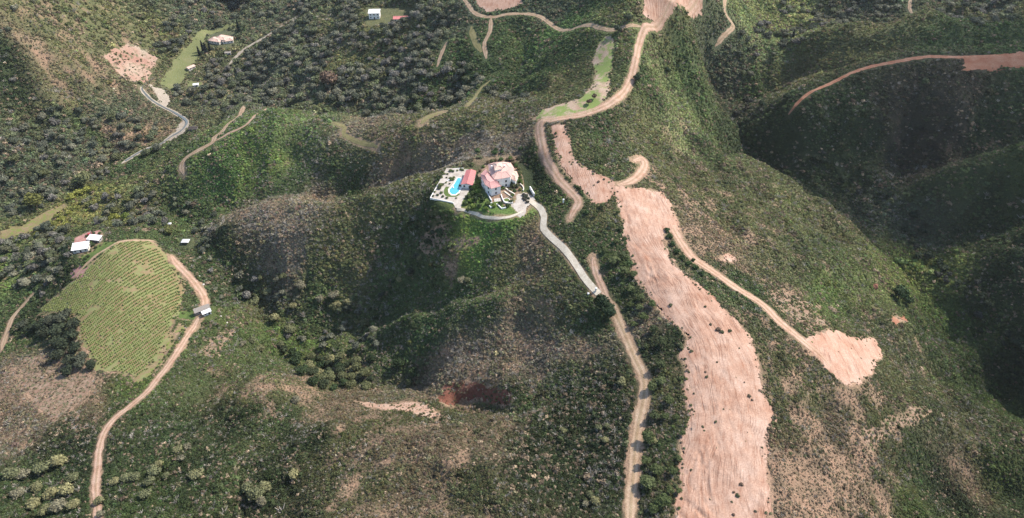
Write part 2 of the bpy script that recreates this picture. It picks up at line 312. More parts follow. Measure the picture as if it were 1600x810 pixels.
def earth(name, c1, c2, c3, sc=.12, veg=None, ruts=False, bd=.35, track=False):
    m, nt, b = new_mat(name)
    c1, c2, c3 = (tuple(v * .74 for v in c) for c in (c1, c2, c3))
    base = ramp(nt, noise(nt, sc, 6, .62), [(.28, c1), (.5, c2), (.72, c3)])
    fine = noise(nt, 1.6, 5, .7)
    base = mix(nt, 1.0, base, ramp(nt, fine, [(.3, (.72, .70, .68)), (.7, (1.15, 1.15, 1.15))]), 'MULTIPLY')
    if track:                                         # two worn wheel lines and a greener middle
        sp = N(nt, 'ShaderNodeSeparateXYZ'); nt.links.new(N(nt, 'ShaderNodeAttribute', attribute_name='flow').outputs['Vector'], sp.inputs[0])
        ab = N(nt, 'ShaderNodeMath', operation='ABSOLUTE'); nt.links.new(sp.outputs[1], ab.inputs[0])
        base = mix(nt, 1.0, base, ramp(nt, ab.outputs[0], [(.0, (.80, .80, .70)), (.22, (.86, .85, .78)), (.38, (1.08, 1.06, 1.04)), (.62, (1.06, 1.04, 1.02)), (.9, (.80, .76, .70))]), 'MULTIPLY')
    if ruts:
        at = N(nt, 'ShaderNodeAttribute', attribute_name='flow')
        rn = noise(nt, 1.0, 5, .7, at.outputs['Vector'], (.10, .55, 1))
        base = mix(nt, 1.0, base, ramp(nt, rn, [(.36, (.80, .70, .65)), (.48, (1, 1, 1)), (.7, (1.1, 1.1, 1.1))]), 'MULTIPLY')
        ln = None                                     # scraped blade and tyre lines, two slightly different headings
        for ang, sc2, off2 in ((0, (.018, .34, 1), 0), (.16, (.022, .42, 1), 31), (-.24, (.03, .40, 1), 77)):
            mp = N(nt, 'ShaderNodeMapping'); mp.inputs['Rotation'].default_value = (0, 0, ang); mp.inputs['Location'].default_value = (off2, off2, off2); nt.links.new(at.outputs['Vector'], mp.inputs[0])
            l_ = ramp(nt, noise(nt, 1.0, 3, .55, mp.outputs[0], sc2), [(.455, (1, 1, 1)), (.49, (.52, .44, .40)), (.51, (.6, .5, .46)), (.53, (1.06, 1.06, 1.06)), (.6, (1, 1, 1))])
            l_ = mix(nt, ramp(nt, noise(nt, .05, 3, .6, mp.outputs[0]), [(.50, (0, 0, 0)), (.60, (1, 1, 1))]), (1., 1., 1.), l_)
            ln = l_ if ln is None else mix(nt, 1.0, ln, l_, 'MULTIPLY')
        base = mix(nt, .45, base, mix(nt, 1.0, base, ln, 'MULTIPLY')); bump(nt, b, ln, .35, .6)
    else: bump(nt, b, fine, bd, .6)
    if veg:
        base = mix(nt, ramp(nt, noise(nt, veg[1], 5, .7), [(veg[2], (0, 0, 0)), (veg[2] + .09, (1, 1, 1))]), base, veg[0])
    nt.links.new(base, b.inputs['Base Color']); return m
MAT = {
 'pink': earth('pink earth', (.49, .275, .185), (.58, .375, .275), (.65, .465, .365), .10, ruts=True),
 'road': earth('packed pink dirt', (.48, .29, .20), (.58, .40, .30), (.64, .47, .37), .2, track=True),
 'tan': earth('tan dirt', (.44, .30, .195), (.54, .39, .27), (.62, .48, .35), .2, track=True),
 'pale': earth('pale gravel', (.40, .33, .26), (.50, .43, .34), (.58, .50, .41), .3),
 'red': earth('red earth', (.42, .17, .105), (.52, .26, .17), (.60, .36, .26), .15, track=True),
 'redscarp': earth('raw red clay', (.20, .075, .05), (.26, .105, .07), (.32, .16, .11), .3, veg=((.07, .075, .035), .35, .58), bd=1.2),
 'scarp': earth('crumbling earth', (.42, .20, .15), (.50, .32, .24), (.56, .46, .35), .05, veg=((.13, .13, .07), .15, .54), bd=1.0),
 'scar': earth('pink scar', (.52, .30, .21), (.64, .42, .31), (.72, .54, .42), .25, veg=((.12, .10, .05), .5, .56), bd=1.0),
 'scrubby': earth('scrubby earth', (.28, .17, .115), (.36, .24, .17), (.42, .31, .23), .2, veg=((.10, .10, .05), .5, .5)),
 'grassy': earth('earth with grass', (.42, .28, .20), (.50, .37, .27), (.56, .44, .34), .15, veg=((.17, .22, .065), .08, .46)),
 'olive': earth('dry grass path', (.22, .20, .09), (.28, .25, .11), (.36, .30, .16), .3),
 'meadow': earth('meadow grass', (.17, .19, .08), (.21, .23, .095), (.27, .26, .13), .08),
 'lawn': earth('short green grass', (.10, .16, .04), (.13, .19, .05), (.17, .22, .06), .2),
 'field': earth('stubble field', (.22, .20, .08), (.30, .24, .12), (.38, .27, .17), .1, veg=((.16, .19, .05), .3, .5)),
 'vine': earth('vineyard soil', (.34, .23, .13), (.31, .24, .12), (.38, .27, .17), .07, veg=((.20, .21, .085), .22, .45)),
 'redpave': earth('terracotta paving', (.42, .20, .17), (.50, .27, .23), (.56, .36, .32), .4, bd=.05),
 'conc': earth('pale concrete', (.62, .54, .42), (.74, .66, .53), (.82, .75, .62), .35, bd=.05),
 'paving': earth('pale stone paving', (.42, .37, .31), (.60, .54, .47), (.72, .67, .60), .25, bd=.05),
}
def plain(name, col, rough=.8, var=.12, sc=1.5, spec=.25):
    m, nt, b = new_mat(name, rough, spec)
    lo = tuple(c * (1 - var) for c in col); hi = tuple(min(1, c * (1 + var)) for c in col)
    nt.links.new(ramp(nt, noise(nt, sc, 5), [(.3, lo), (.7, hi)]), b.inputs['Base Color']); return m
MW = plain('white render', (.80, .78, .74), var=.05, sc=.6)
MCREAM = plain('cream render', (.72, .66, .56), var=.06, sc=.6)
MGLASS = plain('dark window glass', (.03, .035, .045), .15, .2, 1, .6)
MFRAME = plain('white window frame', (.75, .73, .70), .5)
MTILE_P = plain('faded pink roof tile', (.62, .40, .34), var=.14, sc=2.2)
MTILE_M = plain('weathered rose roof tile', (.58, .32, .29), var=.2, sc=1.4)
MTILE_R = plain('rose red roof tile', (.56, .21, .20), var=.16, sc=2.2)
MTILE_O = plain('peach roof tile', (.66, .47, .38), var=.12, sc=2.2)
MSHEET = plain('white metal sheet', (.76, .75, .73), .45, .16, .8)
MGREY = plain('grey weathered wood', (.27, .24, .21), .9, .2, 3)
MDARK = plain('dark timber', (.06, .05, .045), .8)
MSTONE = plain('pale stone', (.60, .56, .50), .9, .12, 2)
MBARK = plain('bark', (.12, .09, .07), .95, .25, 4)
MROCK = plain('rust brown rock', (.20, .09, .06), .95, .3, 1.5)
MCARR = plain('red paint', (.45, .05, .05), .3, .05, 1, .5)
MTYRE = plain('tyre rubber', (.02, .02, .02), .8)
m, nt, b = new_mat('pool water', .08, .5); b.inputs['Base Color'].default_value = (.09, .40, .47, 1); bump(nt, b, noise(nt, 3, 3), .03, .3); MPOOL = m
m, nt, b = new_mat('stream water', .1, .5); b.inputs['Base Color'].default_value = (.12, .13, .12, 1); bump(nt, b, noise(nt, 1.5, 3), .05, .4); MRIVER = m

def leafmat(name, inst):
    m, nt, b = new_mat(name, .75, .12)
    if inst: a = N(nt, 'ShaderNodeAttribute', attribute_name='tint', attribute_type='INSTANCER').outputs['Color']
    else: a = N(nt, 'ShaderNodeObjectInfo').outputs['Color']
    lv = N(nt, 'ShaderNodeAttribute', attribute_name='lv').outputs['Color']
    c = mix(nt, 1.0, mix(nt, 1.0, a, lv, 'MULTIPLY'), (1.2, 1.2, 1.2), 'MULTIPLY')
    nt.links.new(c, b.inputs['Base Color']); 
    tr = N(nt, 'ShaderNodeBsdfTranslucent'); nt.links.new(c, tr.inputs[0])
    ms = N(nt, 'ShaderNodeMixShader'); ms.inputs[0].default_value = .18
    nt.links.new(b.outputs[0], ms.inputs[1]); nt.links.new(tr.outputs[0], ms.inputs[2])
    nt.links.new(ms.outputs[0], nt.nodes['Material Output'].inputs[0]); return m
MLEAF, MLEAF_I = leafmat('foliage', False), leafmat('scrub foliage', True)

# ground under the scrub
m, nt, b = new_mat('hillside ground'); a = N(nt, 'ShaderNodeAttribute', attribute_name='gcol').outputs['Color']
f1 = noise(nt, .9, 6, .75); f2 = noise(nt, .18, 5, .65)
c = mix(nt, 1.0, a, ramp(nt, f1, [(.3, (.45, .45, .42)), (.52, (.95, .95, .95)), (.72, (1.5, 1.45, 1.4))]), 'MULTIPLY')
c = mix(nt, 1.0, c, ramp(nt, f2, [(.35, (.8, .85, .8)), (.65, (1.2, 1.12, 1.08))]), 'MULTIPLY')
nt.links.new(c, b.inputs['Base Color']); bump(nt, b, f1, 1.2, .8); MGROUND = m

# ------------------------------------------------------------------ object helpers
def mesh_obj(name, V, F, mat, parent=None, label=None, cat=None, group=None, kind=None, smooth=False, loc=None):
    me = bpy.data.meshes.new(name); V = np.asarray(V, float)
    if loc is not None: V = V - np.asarray(loc)
    me.from_pydata([tuple(v) for v in V], [], [tuple(int(i) for i in f) for f in F]); me.update()
    o = bpy.data.objects.new(name, me); C.objects.link(o); me.materials.append(mat)
    if loc is not None: o.location = loc
    if parent: o.parent = parent
    if smooth: me.polygons.foreach_set('use_smooth', [True] * len(me.polygons))
    return tag(o, label, cat, group, kind)
def tag(o, label=None, cat=None, group=None, kind=None):
    for k, v in (('label', label), ('category', cat), ('group', group), ('kind', kind)):
        if v: o[k] = v
    return o
def grid_mesh(name, V, Q, mat, smooth=True):         # fast for big quad meshes
    me = bpy.data.meshes.new(name); me.vertices.add(len(V)); me.vertices.foreach_set('co', np.asarray(V, np.float32).ravel())
    me.loops.add(Q.size); me.loops.foreach_set('vertex_index', Q.ravel().astype(np.int32))
    me.polygons.add(len(Q)); me.polygons.foreach_set('loop_start', np.arange(0, Q.size, Q.shape[1], dtype=np.int32))
    me.polygons.foreach_set('use_smooth', np.full(len(Q), smooth)); me.update(calc_edges=True); me.validate()
    me.materials.append(mat); o = bpy.data.objects.new(name, me); C.objects.link(o); return o
def empty(name, loc, label, cat, group=None, rz=0):
    o = bpy.data.objects.new(name, None); C.objects.link(o); o.location = loc; o.rotation_euler = (0, 0, rz); o.empty_display_size = 1
    return tag(o, label, cat, group)

# ------------------------------------------------------------------ vegetation character over the land (leaf and soil colours, some shading and haze painted in)
GRN, LUSH, DRK, OLV, BRN, WOD, DRT = ((.052,.085,.030), (.105,.165,.035), (.030,.050,.020), (.095,.105,.042), (.175,.142,.108), (.070,.088,.055), (.17,.13,.085))
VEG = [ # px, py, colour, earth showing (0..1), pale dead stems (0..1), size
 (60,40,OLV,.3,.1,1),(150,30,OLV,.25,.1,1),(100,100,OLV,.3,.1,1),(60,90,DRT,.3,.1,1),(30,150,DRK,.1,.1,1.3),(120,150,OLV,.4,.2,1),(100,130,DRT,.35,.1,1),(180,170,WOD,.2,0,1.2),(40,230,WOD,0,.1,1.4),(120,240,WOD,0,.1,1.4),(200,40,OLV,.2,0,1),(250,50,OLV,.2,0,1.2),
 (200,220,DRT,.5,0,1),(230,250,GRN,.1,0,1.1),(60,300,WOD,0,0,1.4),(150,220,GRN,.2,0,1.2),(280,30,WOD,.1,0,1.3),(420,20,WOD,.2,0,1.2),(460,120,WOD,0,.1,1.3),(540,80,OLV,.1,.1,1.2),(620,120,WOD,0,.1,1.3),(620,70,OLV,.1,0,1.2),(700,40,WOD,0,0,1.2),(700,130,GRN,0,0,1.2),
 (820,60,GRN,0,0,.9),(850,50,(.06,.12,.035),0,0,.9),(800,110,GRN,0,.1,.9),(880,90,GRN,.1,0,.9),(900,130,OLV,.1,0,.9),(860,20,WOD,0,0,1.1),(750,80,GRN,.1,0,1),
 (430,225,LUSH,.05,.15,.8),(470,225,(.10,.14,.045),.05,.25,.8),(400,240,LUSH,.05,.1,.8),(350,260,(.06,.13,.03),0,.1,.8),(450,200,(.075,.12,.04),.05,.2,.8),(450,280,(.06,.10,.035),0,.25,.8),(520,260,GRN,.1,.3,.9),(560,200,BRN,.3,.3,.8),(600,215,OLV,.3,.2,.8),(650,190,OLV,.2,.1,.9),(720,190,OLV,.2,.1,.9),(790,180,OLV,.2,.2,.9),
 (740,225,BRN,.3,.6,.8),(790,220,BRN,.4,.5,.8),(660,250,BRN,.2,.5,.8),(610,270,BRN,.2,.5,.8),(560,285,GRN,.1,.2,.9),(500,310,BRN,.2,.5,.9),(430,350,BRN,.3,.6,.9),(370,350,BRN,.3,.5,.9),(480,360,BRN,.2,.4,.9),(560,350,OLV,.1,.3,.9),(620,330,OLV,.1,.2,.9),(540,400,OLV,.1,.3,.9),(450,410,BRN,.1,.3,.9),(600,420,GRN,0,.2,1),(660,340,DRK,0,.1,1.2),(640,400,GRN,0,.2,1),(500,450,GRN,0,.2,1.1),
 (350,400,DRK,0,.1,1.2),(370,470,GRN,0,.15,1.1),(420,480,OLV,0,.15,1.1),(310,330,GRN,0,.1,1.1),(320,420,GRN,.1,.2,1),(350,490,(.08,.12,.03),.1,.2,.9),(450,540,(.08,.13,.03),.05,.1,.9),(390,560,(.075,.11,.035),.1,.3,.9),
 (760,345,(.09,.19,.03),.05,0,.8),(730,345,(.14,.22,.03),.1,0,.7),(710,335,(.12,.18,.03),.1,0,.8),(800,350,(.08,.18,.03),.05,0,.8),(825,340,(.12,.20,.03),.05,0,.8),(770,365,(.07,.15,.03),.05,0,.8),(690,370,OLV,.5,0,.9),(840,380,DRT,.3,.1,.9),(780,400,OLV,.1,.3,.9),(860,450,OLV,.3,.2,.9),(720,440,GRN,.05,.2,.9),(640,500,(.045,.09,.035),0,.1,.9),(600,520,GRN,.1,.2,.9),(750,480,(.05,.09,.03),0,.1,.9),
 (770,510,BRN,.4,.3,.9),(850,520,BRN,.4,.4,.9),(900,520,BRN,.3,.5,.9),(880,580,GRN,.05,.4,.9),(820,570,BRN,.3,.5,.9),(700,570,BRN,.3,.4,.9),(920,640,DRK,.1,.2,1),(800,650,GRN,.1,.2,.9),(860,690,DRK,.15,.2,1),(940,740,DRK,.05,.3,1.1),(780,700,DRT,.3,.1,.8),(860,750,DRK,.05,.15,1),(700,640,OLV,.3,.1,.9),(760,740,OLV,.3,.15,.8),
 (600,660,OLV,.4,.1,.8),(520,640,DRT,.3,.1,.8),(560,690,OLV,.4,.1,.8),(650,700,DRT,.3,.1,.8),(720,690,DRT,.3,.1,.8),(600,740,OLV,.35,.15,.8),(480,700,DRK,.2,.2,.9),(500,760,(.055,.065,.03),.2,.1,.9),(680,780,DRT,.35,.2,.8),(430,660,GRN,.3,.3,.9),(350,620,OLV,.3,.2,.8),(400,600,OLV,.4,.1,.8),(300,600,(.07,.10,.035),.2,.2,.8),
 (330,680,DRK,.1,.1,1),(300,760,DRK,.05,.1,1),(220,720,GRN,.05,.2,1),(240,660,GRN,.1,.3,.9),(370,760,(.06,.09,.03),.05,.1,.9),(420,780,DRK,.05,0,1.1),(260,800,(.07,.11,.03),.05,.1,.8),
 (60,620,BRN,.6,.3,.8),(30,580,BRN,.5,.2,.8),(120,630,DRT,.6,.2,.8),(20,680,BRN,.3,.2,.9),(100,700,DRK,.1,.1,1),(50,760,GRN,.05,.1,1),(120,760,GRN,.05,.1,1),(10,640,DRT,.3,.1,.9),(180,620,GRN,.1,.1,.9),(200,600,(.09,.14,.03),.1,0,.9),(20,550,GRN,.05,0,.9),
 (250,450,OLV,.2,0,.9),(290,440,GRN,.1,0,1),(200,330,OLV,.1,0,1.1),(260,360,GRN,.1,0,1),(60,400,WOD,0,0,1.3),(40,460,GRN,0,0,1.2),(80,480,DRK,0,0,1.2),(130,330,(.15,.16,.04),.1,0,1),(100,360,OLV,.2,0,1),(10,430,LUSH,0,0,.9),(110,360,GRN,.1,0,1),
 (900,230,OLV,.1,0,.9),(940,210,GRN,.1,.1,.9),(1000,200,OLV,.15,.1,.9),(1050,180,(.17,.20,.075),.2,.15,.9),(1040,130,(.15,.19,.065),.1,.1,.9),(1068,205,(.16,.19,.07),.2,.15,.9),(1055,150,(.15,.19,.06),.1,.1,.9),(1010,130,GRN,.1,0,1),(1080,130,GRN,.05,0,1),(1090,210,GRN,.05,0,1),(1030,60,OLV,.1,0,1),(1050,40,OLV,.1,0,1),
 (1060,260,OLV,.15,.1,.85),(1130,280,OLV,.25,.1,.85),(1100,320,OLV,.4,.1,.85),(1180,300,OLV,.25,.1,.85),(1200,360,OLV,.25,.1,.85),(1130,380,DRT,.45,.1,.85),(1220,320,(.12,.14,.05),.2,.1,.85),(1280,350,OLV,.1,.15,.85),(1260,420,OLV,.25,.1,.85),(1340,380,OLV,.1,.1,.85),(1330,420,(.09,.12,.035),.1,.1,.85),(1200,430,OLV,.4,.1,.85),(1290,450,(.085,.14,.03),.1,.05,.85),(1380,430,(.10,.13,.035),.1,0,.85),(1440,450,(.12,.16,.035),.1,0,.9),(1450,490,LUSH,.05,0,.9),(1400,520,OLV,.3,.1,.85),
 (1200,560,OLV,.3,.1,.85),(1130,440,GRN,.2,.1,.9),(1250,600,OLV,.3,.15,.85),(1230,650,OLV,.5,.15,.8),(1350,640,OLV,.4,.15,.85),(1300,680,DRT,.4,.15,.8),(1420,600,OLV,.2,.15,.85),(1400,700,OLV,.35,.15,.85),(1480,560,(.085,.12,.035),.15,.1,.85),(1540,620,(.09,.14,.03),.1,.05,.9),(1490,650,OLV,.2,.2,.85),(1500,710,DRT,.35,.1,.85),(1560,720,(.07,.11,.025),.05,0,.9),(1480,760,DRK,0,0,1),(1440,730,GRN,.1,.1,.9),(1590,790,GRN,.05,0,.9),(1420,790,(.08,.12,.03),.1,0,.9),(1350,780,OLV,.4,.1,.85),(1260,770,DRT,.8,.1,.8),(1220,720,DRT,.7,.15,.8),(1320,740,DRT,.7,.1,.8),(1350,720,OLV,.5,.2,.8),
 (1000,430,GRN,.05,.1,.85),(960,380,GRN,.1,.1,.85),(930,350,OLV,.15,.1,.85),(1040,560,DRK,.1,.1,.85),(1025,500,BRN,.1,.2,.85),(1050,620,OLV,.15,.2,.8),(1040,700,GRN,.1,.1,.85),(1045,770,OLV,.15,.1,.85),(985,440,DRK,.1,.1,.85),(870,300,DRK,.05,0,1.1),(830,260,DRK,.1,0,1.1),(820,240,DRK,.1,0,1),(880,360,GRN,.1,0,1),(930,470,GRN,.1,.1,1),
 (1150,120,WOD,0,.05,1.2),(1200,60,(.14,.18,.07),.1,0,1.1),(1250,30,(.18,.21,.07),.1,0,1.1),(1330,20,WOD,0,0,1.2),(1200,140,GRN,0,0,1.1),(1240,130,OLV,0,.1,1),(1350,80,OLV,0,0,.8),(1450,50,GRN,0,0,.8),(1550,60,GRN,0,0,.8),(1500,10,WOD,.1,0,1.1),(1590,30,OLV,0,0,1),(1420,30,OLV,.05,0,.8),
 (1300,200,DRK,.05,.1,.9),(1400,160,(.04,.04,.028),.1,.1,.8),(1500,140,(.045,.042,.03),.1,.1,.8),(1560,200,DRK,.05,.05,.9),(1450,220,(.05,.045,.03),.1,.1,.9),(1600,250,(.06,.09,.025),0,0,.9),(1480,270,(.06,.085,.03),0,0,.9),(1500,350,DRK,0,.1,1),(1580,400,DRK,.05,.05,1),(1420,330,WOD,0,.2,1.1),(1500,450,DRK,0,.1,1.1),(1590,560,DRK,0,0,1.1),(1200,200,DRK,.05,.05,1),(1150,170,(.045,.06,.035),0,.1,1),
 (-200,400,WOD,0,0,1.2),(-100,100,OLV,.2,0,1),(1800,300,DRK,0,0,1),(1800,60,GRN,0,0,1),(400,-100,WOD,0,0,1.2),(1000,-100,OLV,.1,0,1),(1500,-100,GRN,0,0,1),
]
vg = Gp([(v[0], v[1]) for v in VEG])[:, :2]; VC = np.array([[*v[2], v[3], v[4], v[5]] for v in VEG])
VC[:, :3] = (VC[:, :3] * .72 + VC[:, :3].mean(1)[:, None] * .28) * np.array([1.42, 1.38, 1.18]) * np.array([.66 if v[1] > 600 else .84 if v[1] > 460 else 1.12 if v[1] < 220 else 1.0 for v in VEG])[:, None]  # paints shading into leaf colour: lower rows darker, upper rows lighter for haze
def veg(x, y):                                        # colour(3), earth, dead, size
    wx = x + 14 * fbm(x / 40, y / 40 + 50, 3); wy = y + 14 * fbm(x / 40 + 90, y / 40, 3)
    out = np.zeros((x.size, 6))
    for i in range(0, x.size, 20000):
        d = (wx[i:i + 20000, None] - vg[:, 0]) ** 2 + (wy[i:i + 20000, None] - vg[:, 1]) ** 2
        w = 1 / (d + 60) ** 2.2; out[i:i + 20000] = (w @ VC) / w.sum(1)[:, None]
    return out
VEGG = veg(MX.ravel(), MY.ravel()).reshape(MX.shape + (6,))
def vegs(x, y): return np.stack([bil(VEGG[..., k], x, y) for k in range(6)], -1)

# ------------------------------------------------------------------ ground sheet
OX, OY = 60.0, -90.0
AN = np.radians(np.linspace(-62, 62, 760)); RR = 110 * np.exp(np.linspace(0, math.log(19), 900))
aa, rr = np.meshgrid(AN, RR); X = (OX + rr * np.sin(aa)).ravel(); Y = (OY + rr * np.cos(aa)).ravel(); Z = hgt(X, Y)
LOW = np.zeros_like(X); DR = np.full(X.shape, 99.)
for k, (p, mm, s) in AW.items():
    lo = p.min(0) - 25; hi = p.max(0) + 25; q = (X > lo[0]) & (X < hi[0]) & (Y > lo[1]) & (Y < hi[1])
    d = sdf(X[q], Y[q], p); LOW[q] = np.maximum(LOW[q], sstep(.8, 3.5, -d)); DR[q] = np.minimum(DR[q], d)
for k, (p, w, mm) in RW.items():
    lo = p.min(0) - 25; hi = p.max(0) + 25; q = (X > lo[0]) & (X < hi[0]) & (Y > lo[1]) & (Y < hi[1])
    DR[q] = np.minimum(DR[q], seg_dist(X[q], Y[q], p) - w / 2)
Z -= LOW * 1.5
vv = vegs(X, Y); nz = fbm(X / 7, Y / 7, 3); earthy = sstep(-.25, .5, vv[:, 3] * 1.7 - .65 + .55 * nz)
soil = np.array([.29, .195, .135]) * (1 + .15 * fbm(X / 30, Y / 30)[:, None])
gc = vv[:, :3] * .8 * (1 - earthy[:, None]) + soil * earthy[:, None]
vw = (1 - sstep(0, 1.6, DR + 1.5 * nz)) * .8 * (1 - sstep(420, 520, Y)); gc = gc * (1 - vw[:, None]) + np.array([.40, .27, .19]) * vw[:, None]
NR, NC = aa.shape; idx = np.arange(NR * NC).reshape(NR, NC)
Q = np.stack([idx[:-1, :-1], idx[:-1, 1:], idx[1:, 1:], idx[1:, :-1]], -1).reshape(-1, 4)[:, ::-1]
gnd = grid_mesh('ground', np.stack([X, Y, Z], -1), Q, MGROUND)
at = gnd.data.attributes.new('gcol', 'FLOAT_COLOR', 'POINT'); at.data.foreach_set('color', np.concatenate([gc, np.ones((len(gc), 1))], 1).astype(np.float32).ravel())
tag(gnd, 'scrub-covered hills with ridges and deep gullies', kind='structure')

# ------------------------------------------------------------------ bare ground sheets and roads
def area_sheet(name, p, mat, step, label, rut=False, lift=.06, flow=None):
    lo = p.min(0) - 2; hi = p.max(0) + 2
    xs = np.arange(lo[0], hi[0], step); ys = np.arange(lo[1], hi[1], step); x, y = np.meshgrid(xs, ys); jr = np.random.default_rng(1)
    x = x + jr.uniform(-.3, .3, x.shape) * step; y = y + jr.uniform(-.3, .3, x.shape) * step
    d = sdf(x, y, p) + (2.3 if step < 1.15 else 3.4) * fbm(x / (7 if step < 1.15 else 12), y / (7 if step < 1.15 else 12), 4) + (1.0 * fbm(x / 2.2, y / 2.2, 2) if step < 1 else 0)
    ok = d < .3; 
    z = hgt(x, y) + lift
    fl = np.zeros(x.shape + (3,))
    if flow is not None:                              # coordinate along and across the ridge
        best = np.full(x.shape, 1e9); acc = 0
        for a_, b_ in zip(flow[:-1], flow[1:]):
            v = b_ - a_; L = np.linalg.norm(v); t = ((x - a_[0]) * v[0] + (y - a_[1]) * v[1]) / L
            s = ((x - a_[0]) * v[1] - (y - a_[1]) * v[0]) / L; tc = np.clip(t, 0, L)
            dd = np.hypot(s, t - tc); m_ = dd < best; best[m_] = dd[m_]
            fl[..., 0][m_] = (acc + tc)[m_]; fl[..., 1][m_] = s[m_]; acc += L
    else: fl[..., 0] = y; fl[..., 1] = x
    if rut:
        w = sstep(.5, 4, -d); u, v = fl[..., 0], fl[..., 1]
        wv = v + 5 * fbm(u / 30, v / 22, 3); r = fbm(u / 26 + 3, wv / 2.4, 3); r2 = fbm(x / 3.2, y / 3.2, 3)
        line = np.exp(-(r / .13) ** 2) + .7 * np.exp(-(fbm(u / 18 + 50 + v / 16, v / 3.1 + u / 22, 3) / .09) ** 2)
        amt = (.25 + .9 * (1 - sstep(-14, 4, wv))) * sstep(-.6, .35, fbm(u / 25, v / 12, 2)) if flow is not None else .9
        z = z + w * (amt * -.55 * line + .16 * r2 + .18 * fbm(x / 9, y / 9, 3) * (flow is not None) + .25)
    nr, nc = x.shape; ix = np.arange(nr * nc).reshape(nr, nc)
    q = np.stack([ix[:-1, :-1], ix[:-1, 1:], ix[1:, 1:], ix[1:, :-1]], -1).reshape(-1, 4)
    k = ok.ravel()[q].sum(1) >= 3; q = q[k]
    if len(q) == 0: return None
    u_, inv = np.unique(q, return_inverse=True); V = np.stack([x.ravel(), y.ravel(), z.ravel()], -1)[u_]
    o = grid_mesh(name, V, inv.reshape(-1, 4), mat)
    at = o.data.attributes.new('flow', 'FLOAT_VECTOR', 'POINT'); at.data.foreach_set('vector', fl.reshape(-1, 3)[u_].astype(np.float32).ravel())
    return tag(o, label, kind='structure')
ANAME = {'main_bare': ('bare_earth', 'wide strip of bulldozed pink earth along the ridge crest'), 'upper_bare': ('bare_earth', 'narrow pink earth strip between the upper road and scrub'),
 'ridge_bare': ('bare_earth', 'pale earth strip with grass beside the upper ridge road'), 'end_pad': ('bare_earth', 'pink earth pad at the end of the shoulder track'),
 'top_plateau': ('bare_earth', 'levelled pink building plot at the top of the ridge road'), 'far_plateau': ('bare_earth', 'pale cleared plot beside the plateau lane'),
 'pad_red': ('bare_earth', 'red lay-by on the dark ridge road'), 'quarry': ('bare_earth', 'crumbling pink scarp above the stream'), 'meadow': ('meadow', 'long light green meadow on the valley floor'),
 'lower_meadow': ('meadow', 'small green meadow below the long one'), 'gravel_bar': ('gravel', 'pale gravel bar in the stream bend'), 'lower_gravel': ('gravel', 'pale gravel bank downstream'),
 'vineyard_soil': ('vineyard_ground', 'grassy soil between the vine rows'), 'farm_terrace': ('terrace', 'terracotta terrace between the two white farm roofs'), 'farm_yard': ('terrace', 'small pink yard at the corner of the vineyard'),
 'farm_lawn': ('lawn', 'green lawn between farmhouse and vineyard'), 'field_strip': ('field', 'long stubble strip on the valley floor at left'), 'knoll_bare': ('bare_earth', 'brown bare knoll above the vineyard'),
 'shed_lawn': ('lawn', 'bright green grass beside the shed'), 'gully_earth': ('bare_earth', 'eroded pink earth along the gully lip'), 'red_scarp': ('bare_earth', 'raw red clay scarp in the gully'),
 'villa_scarp': ('bare_earth', 'bare slope below the pool terrace'), 'villa_scarp_low': ('bare_earth', 'small bare slope below the villa path'), 'small_scar': ('bare_earth', 'small pink scar beside the shoulder track'),
 'shoulder_scar': ('bare_earth', 'patchy pink earth above the end pad'), 'right_scar': ('bare_earth', 'patchy pink earth scar on the right slope'), 'red_patch': ('bare_earth', 'tiny bright red earth patch on the green slope'),
 'left_scar': ('bare_earth', 'brown bare slope below the shed'), 'left_bare': ('bare_earth', 'wide dry brown clearing at lower left'), 'vine_edge_bare': ('field', 'dry strip along the lower vineyard edge'), 'drive_court': ('courtyard', 'pale paved forecourt at the end of the driveway')}
flow_main = Gp([(1140,860),(1130,760),(1135,650),(1120,570),(1085,500),(1035,430),(1000,370),(985,300),(975,270)])[:, :2]
for k, (p, mm, s) in AW.items():
    rut = k in ('main_bare',)
    area_sheet(ANAME[k][0], p, MAT[mm], s, ANAME[k][1], rut=rut or mm in ('redscarp', 'scarp'), flow=flow_main if k == 'main_bare' else None, lift=.05 + .004 * (list(AW).index(k) % 9))
RLAB = {'stream_gravel': 'pale gravel bed along the valley stream', 'ridge_road': 'tan dirt road running up the ridge beside the pines', 'driveway': 'winding pale concrete driveway to the villa', 'upper_road': 'pale dirt road following the ridge to the top', 'old_road': 'overgrown pink stub of road above the junction',
 'shoulder_track': 'pink track descending the right shoulder to the pad', 'hilltop_spur_track': 'short hooked track above the bare ridge', 'valley_track': 'pink track climbing the lower left slope', 'vineyard_track': 'reddish track along the vineyard edge', 'vineyard_path': 'sandy path round the top of the vineyard',
 'knoll_track': 'sandy track curving over the green knoll', 'knoll_branch': 'thin branch track on the green knoll', 'valley_lane': 'pale lane above the valley farmhouse', 'plateau_lane': 'sandy lane across the far plateau', 'red_ridge_road': 'red dirt road along the dark ridge',
 'hill_path': 'narrow path on the far hill', 'far_path': 'short path at the top right', 'meadow_path': 'grassy path below the plateau lane', 'meadow_strip': 'grass strip beside the path', 'slope_path': 'bare path on the wooded slope', 'gully_path': 'grass path down into the gully',
 'ridge_path': 'dry grass track on the middle ridge', 'loop_path': 'dry grass loop on the middle ridge', 'farm_lane': 'dirt lane at the left edge', 'terrace_path': 'pale path curving below the villa garden'}
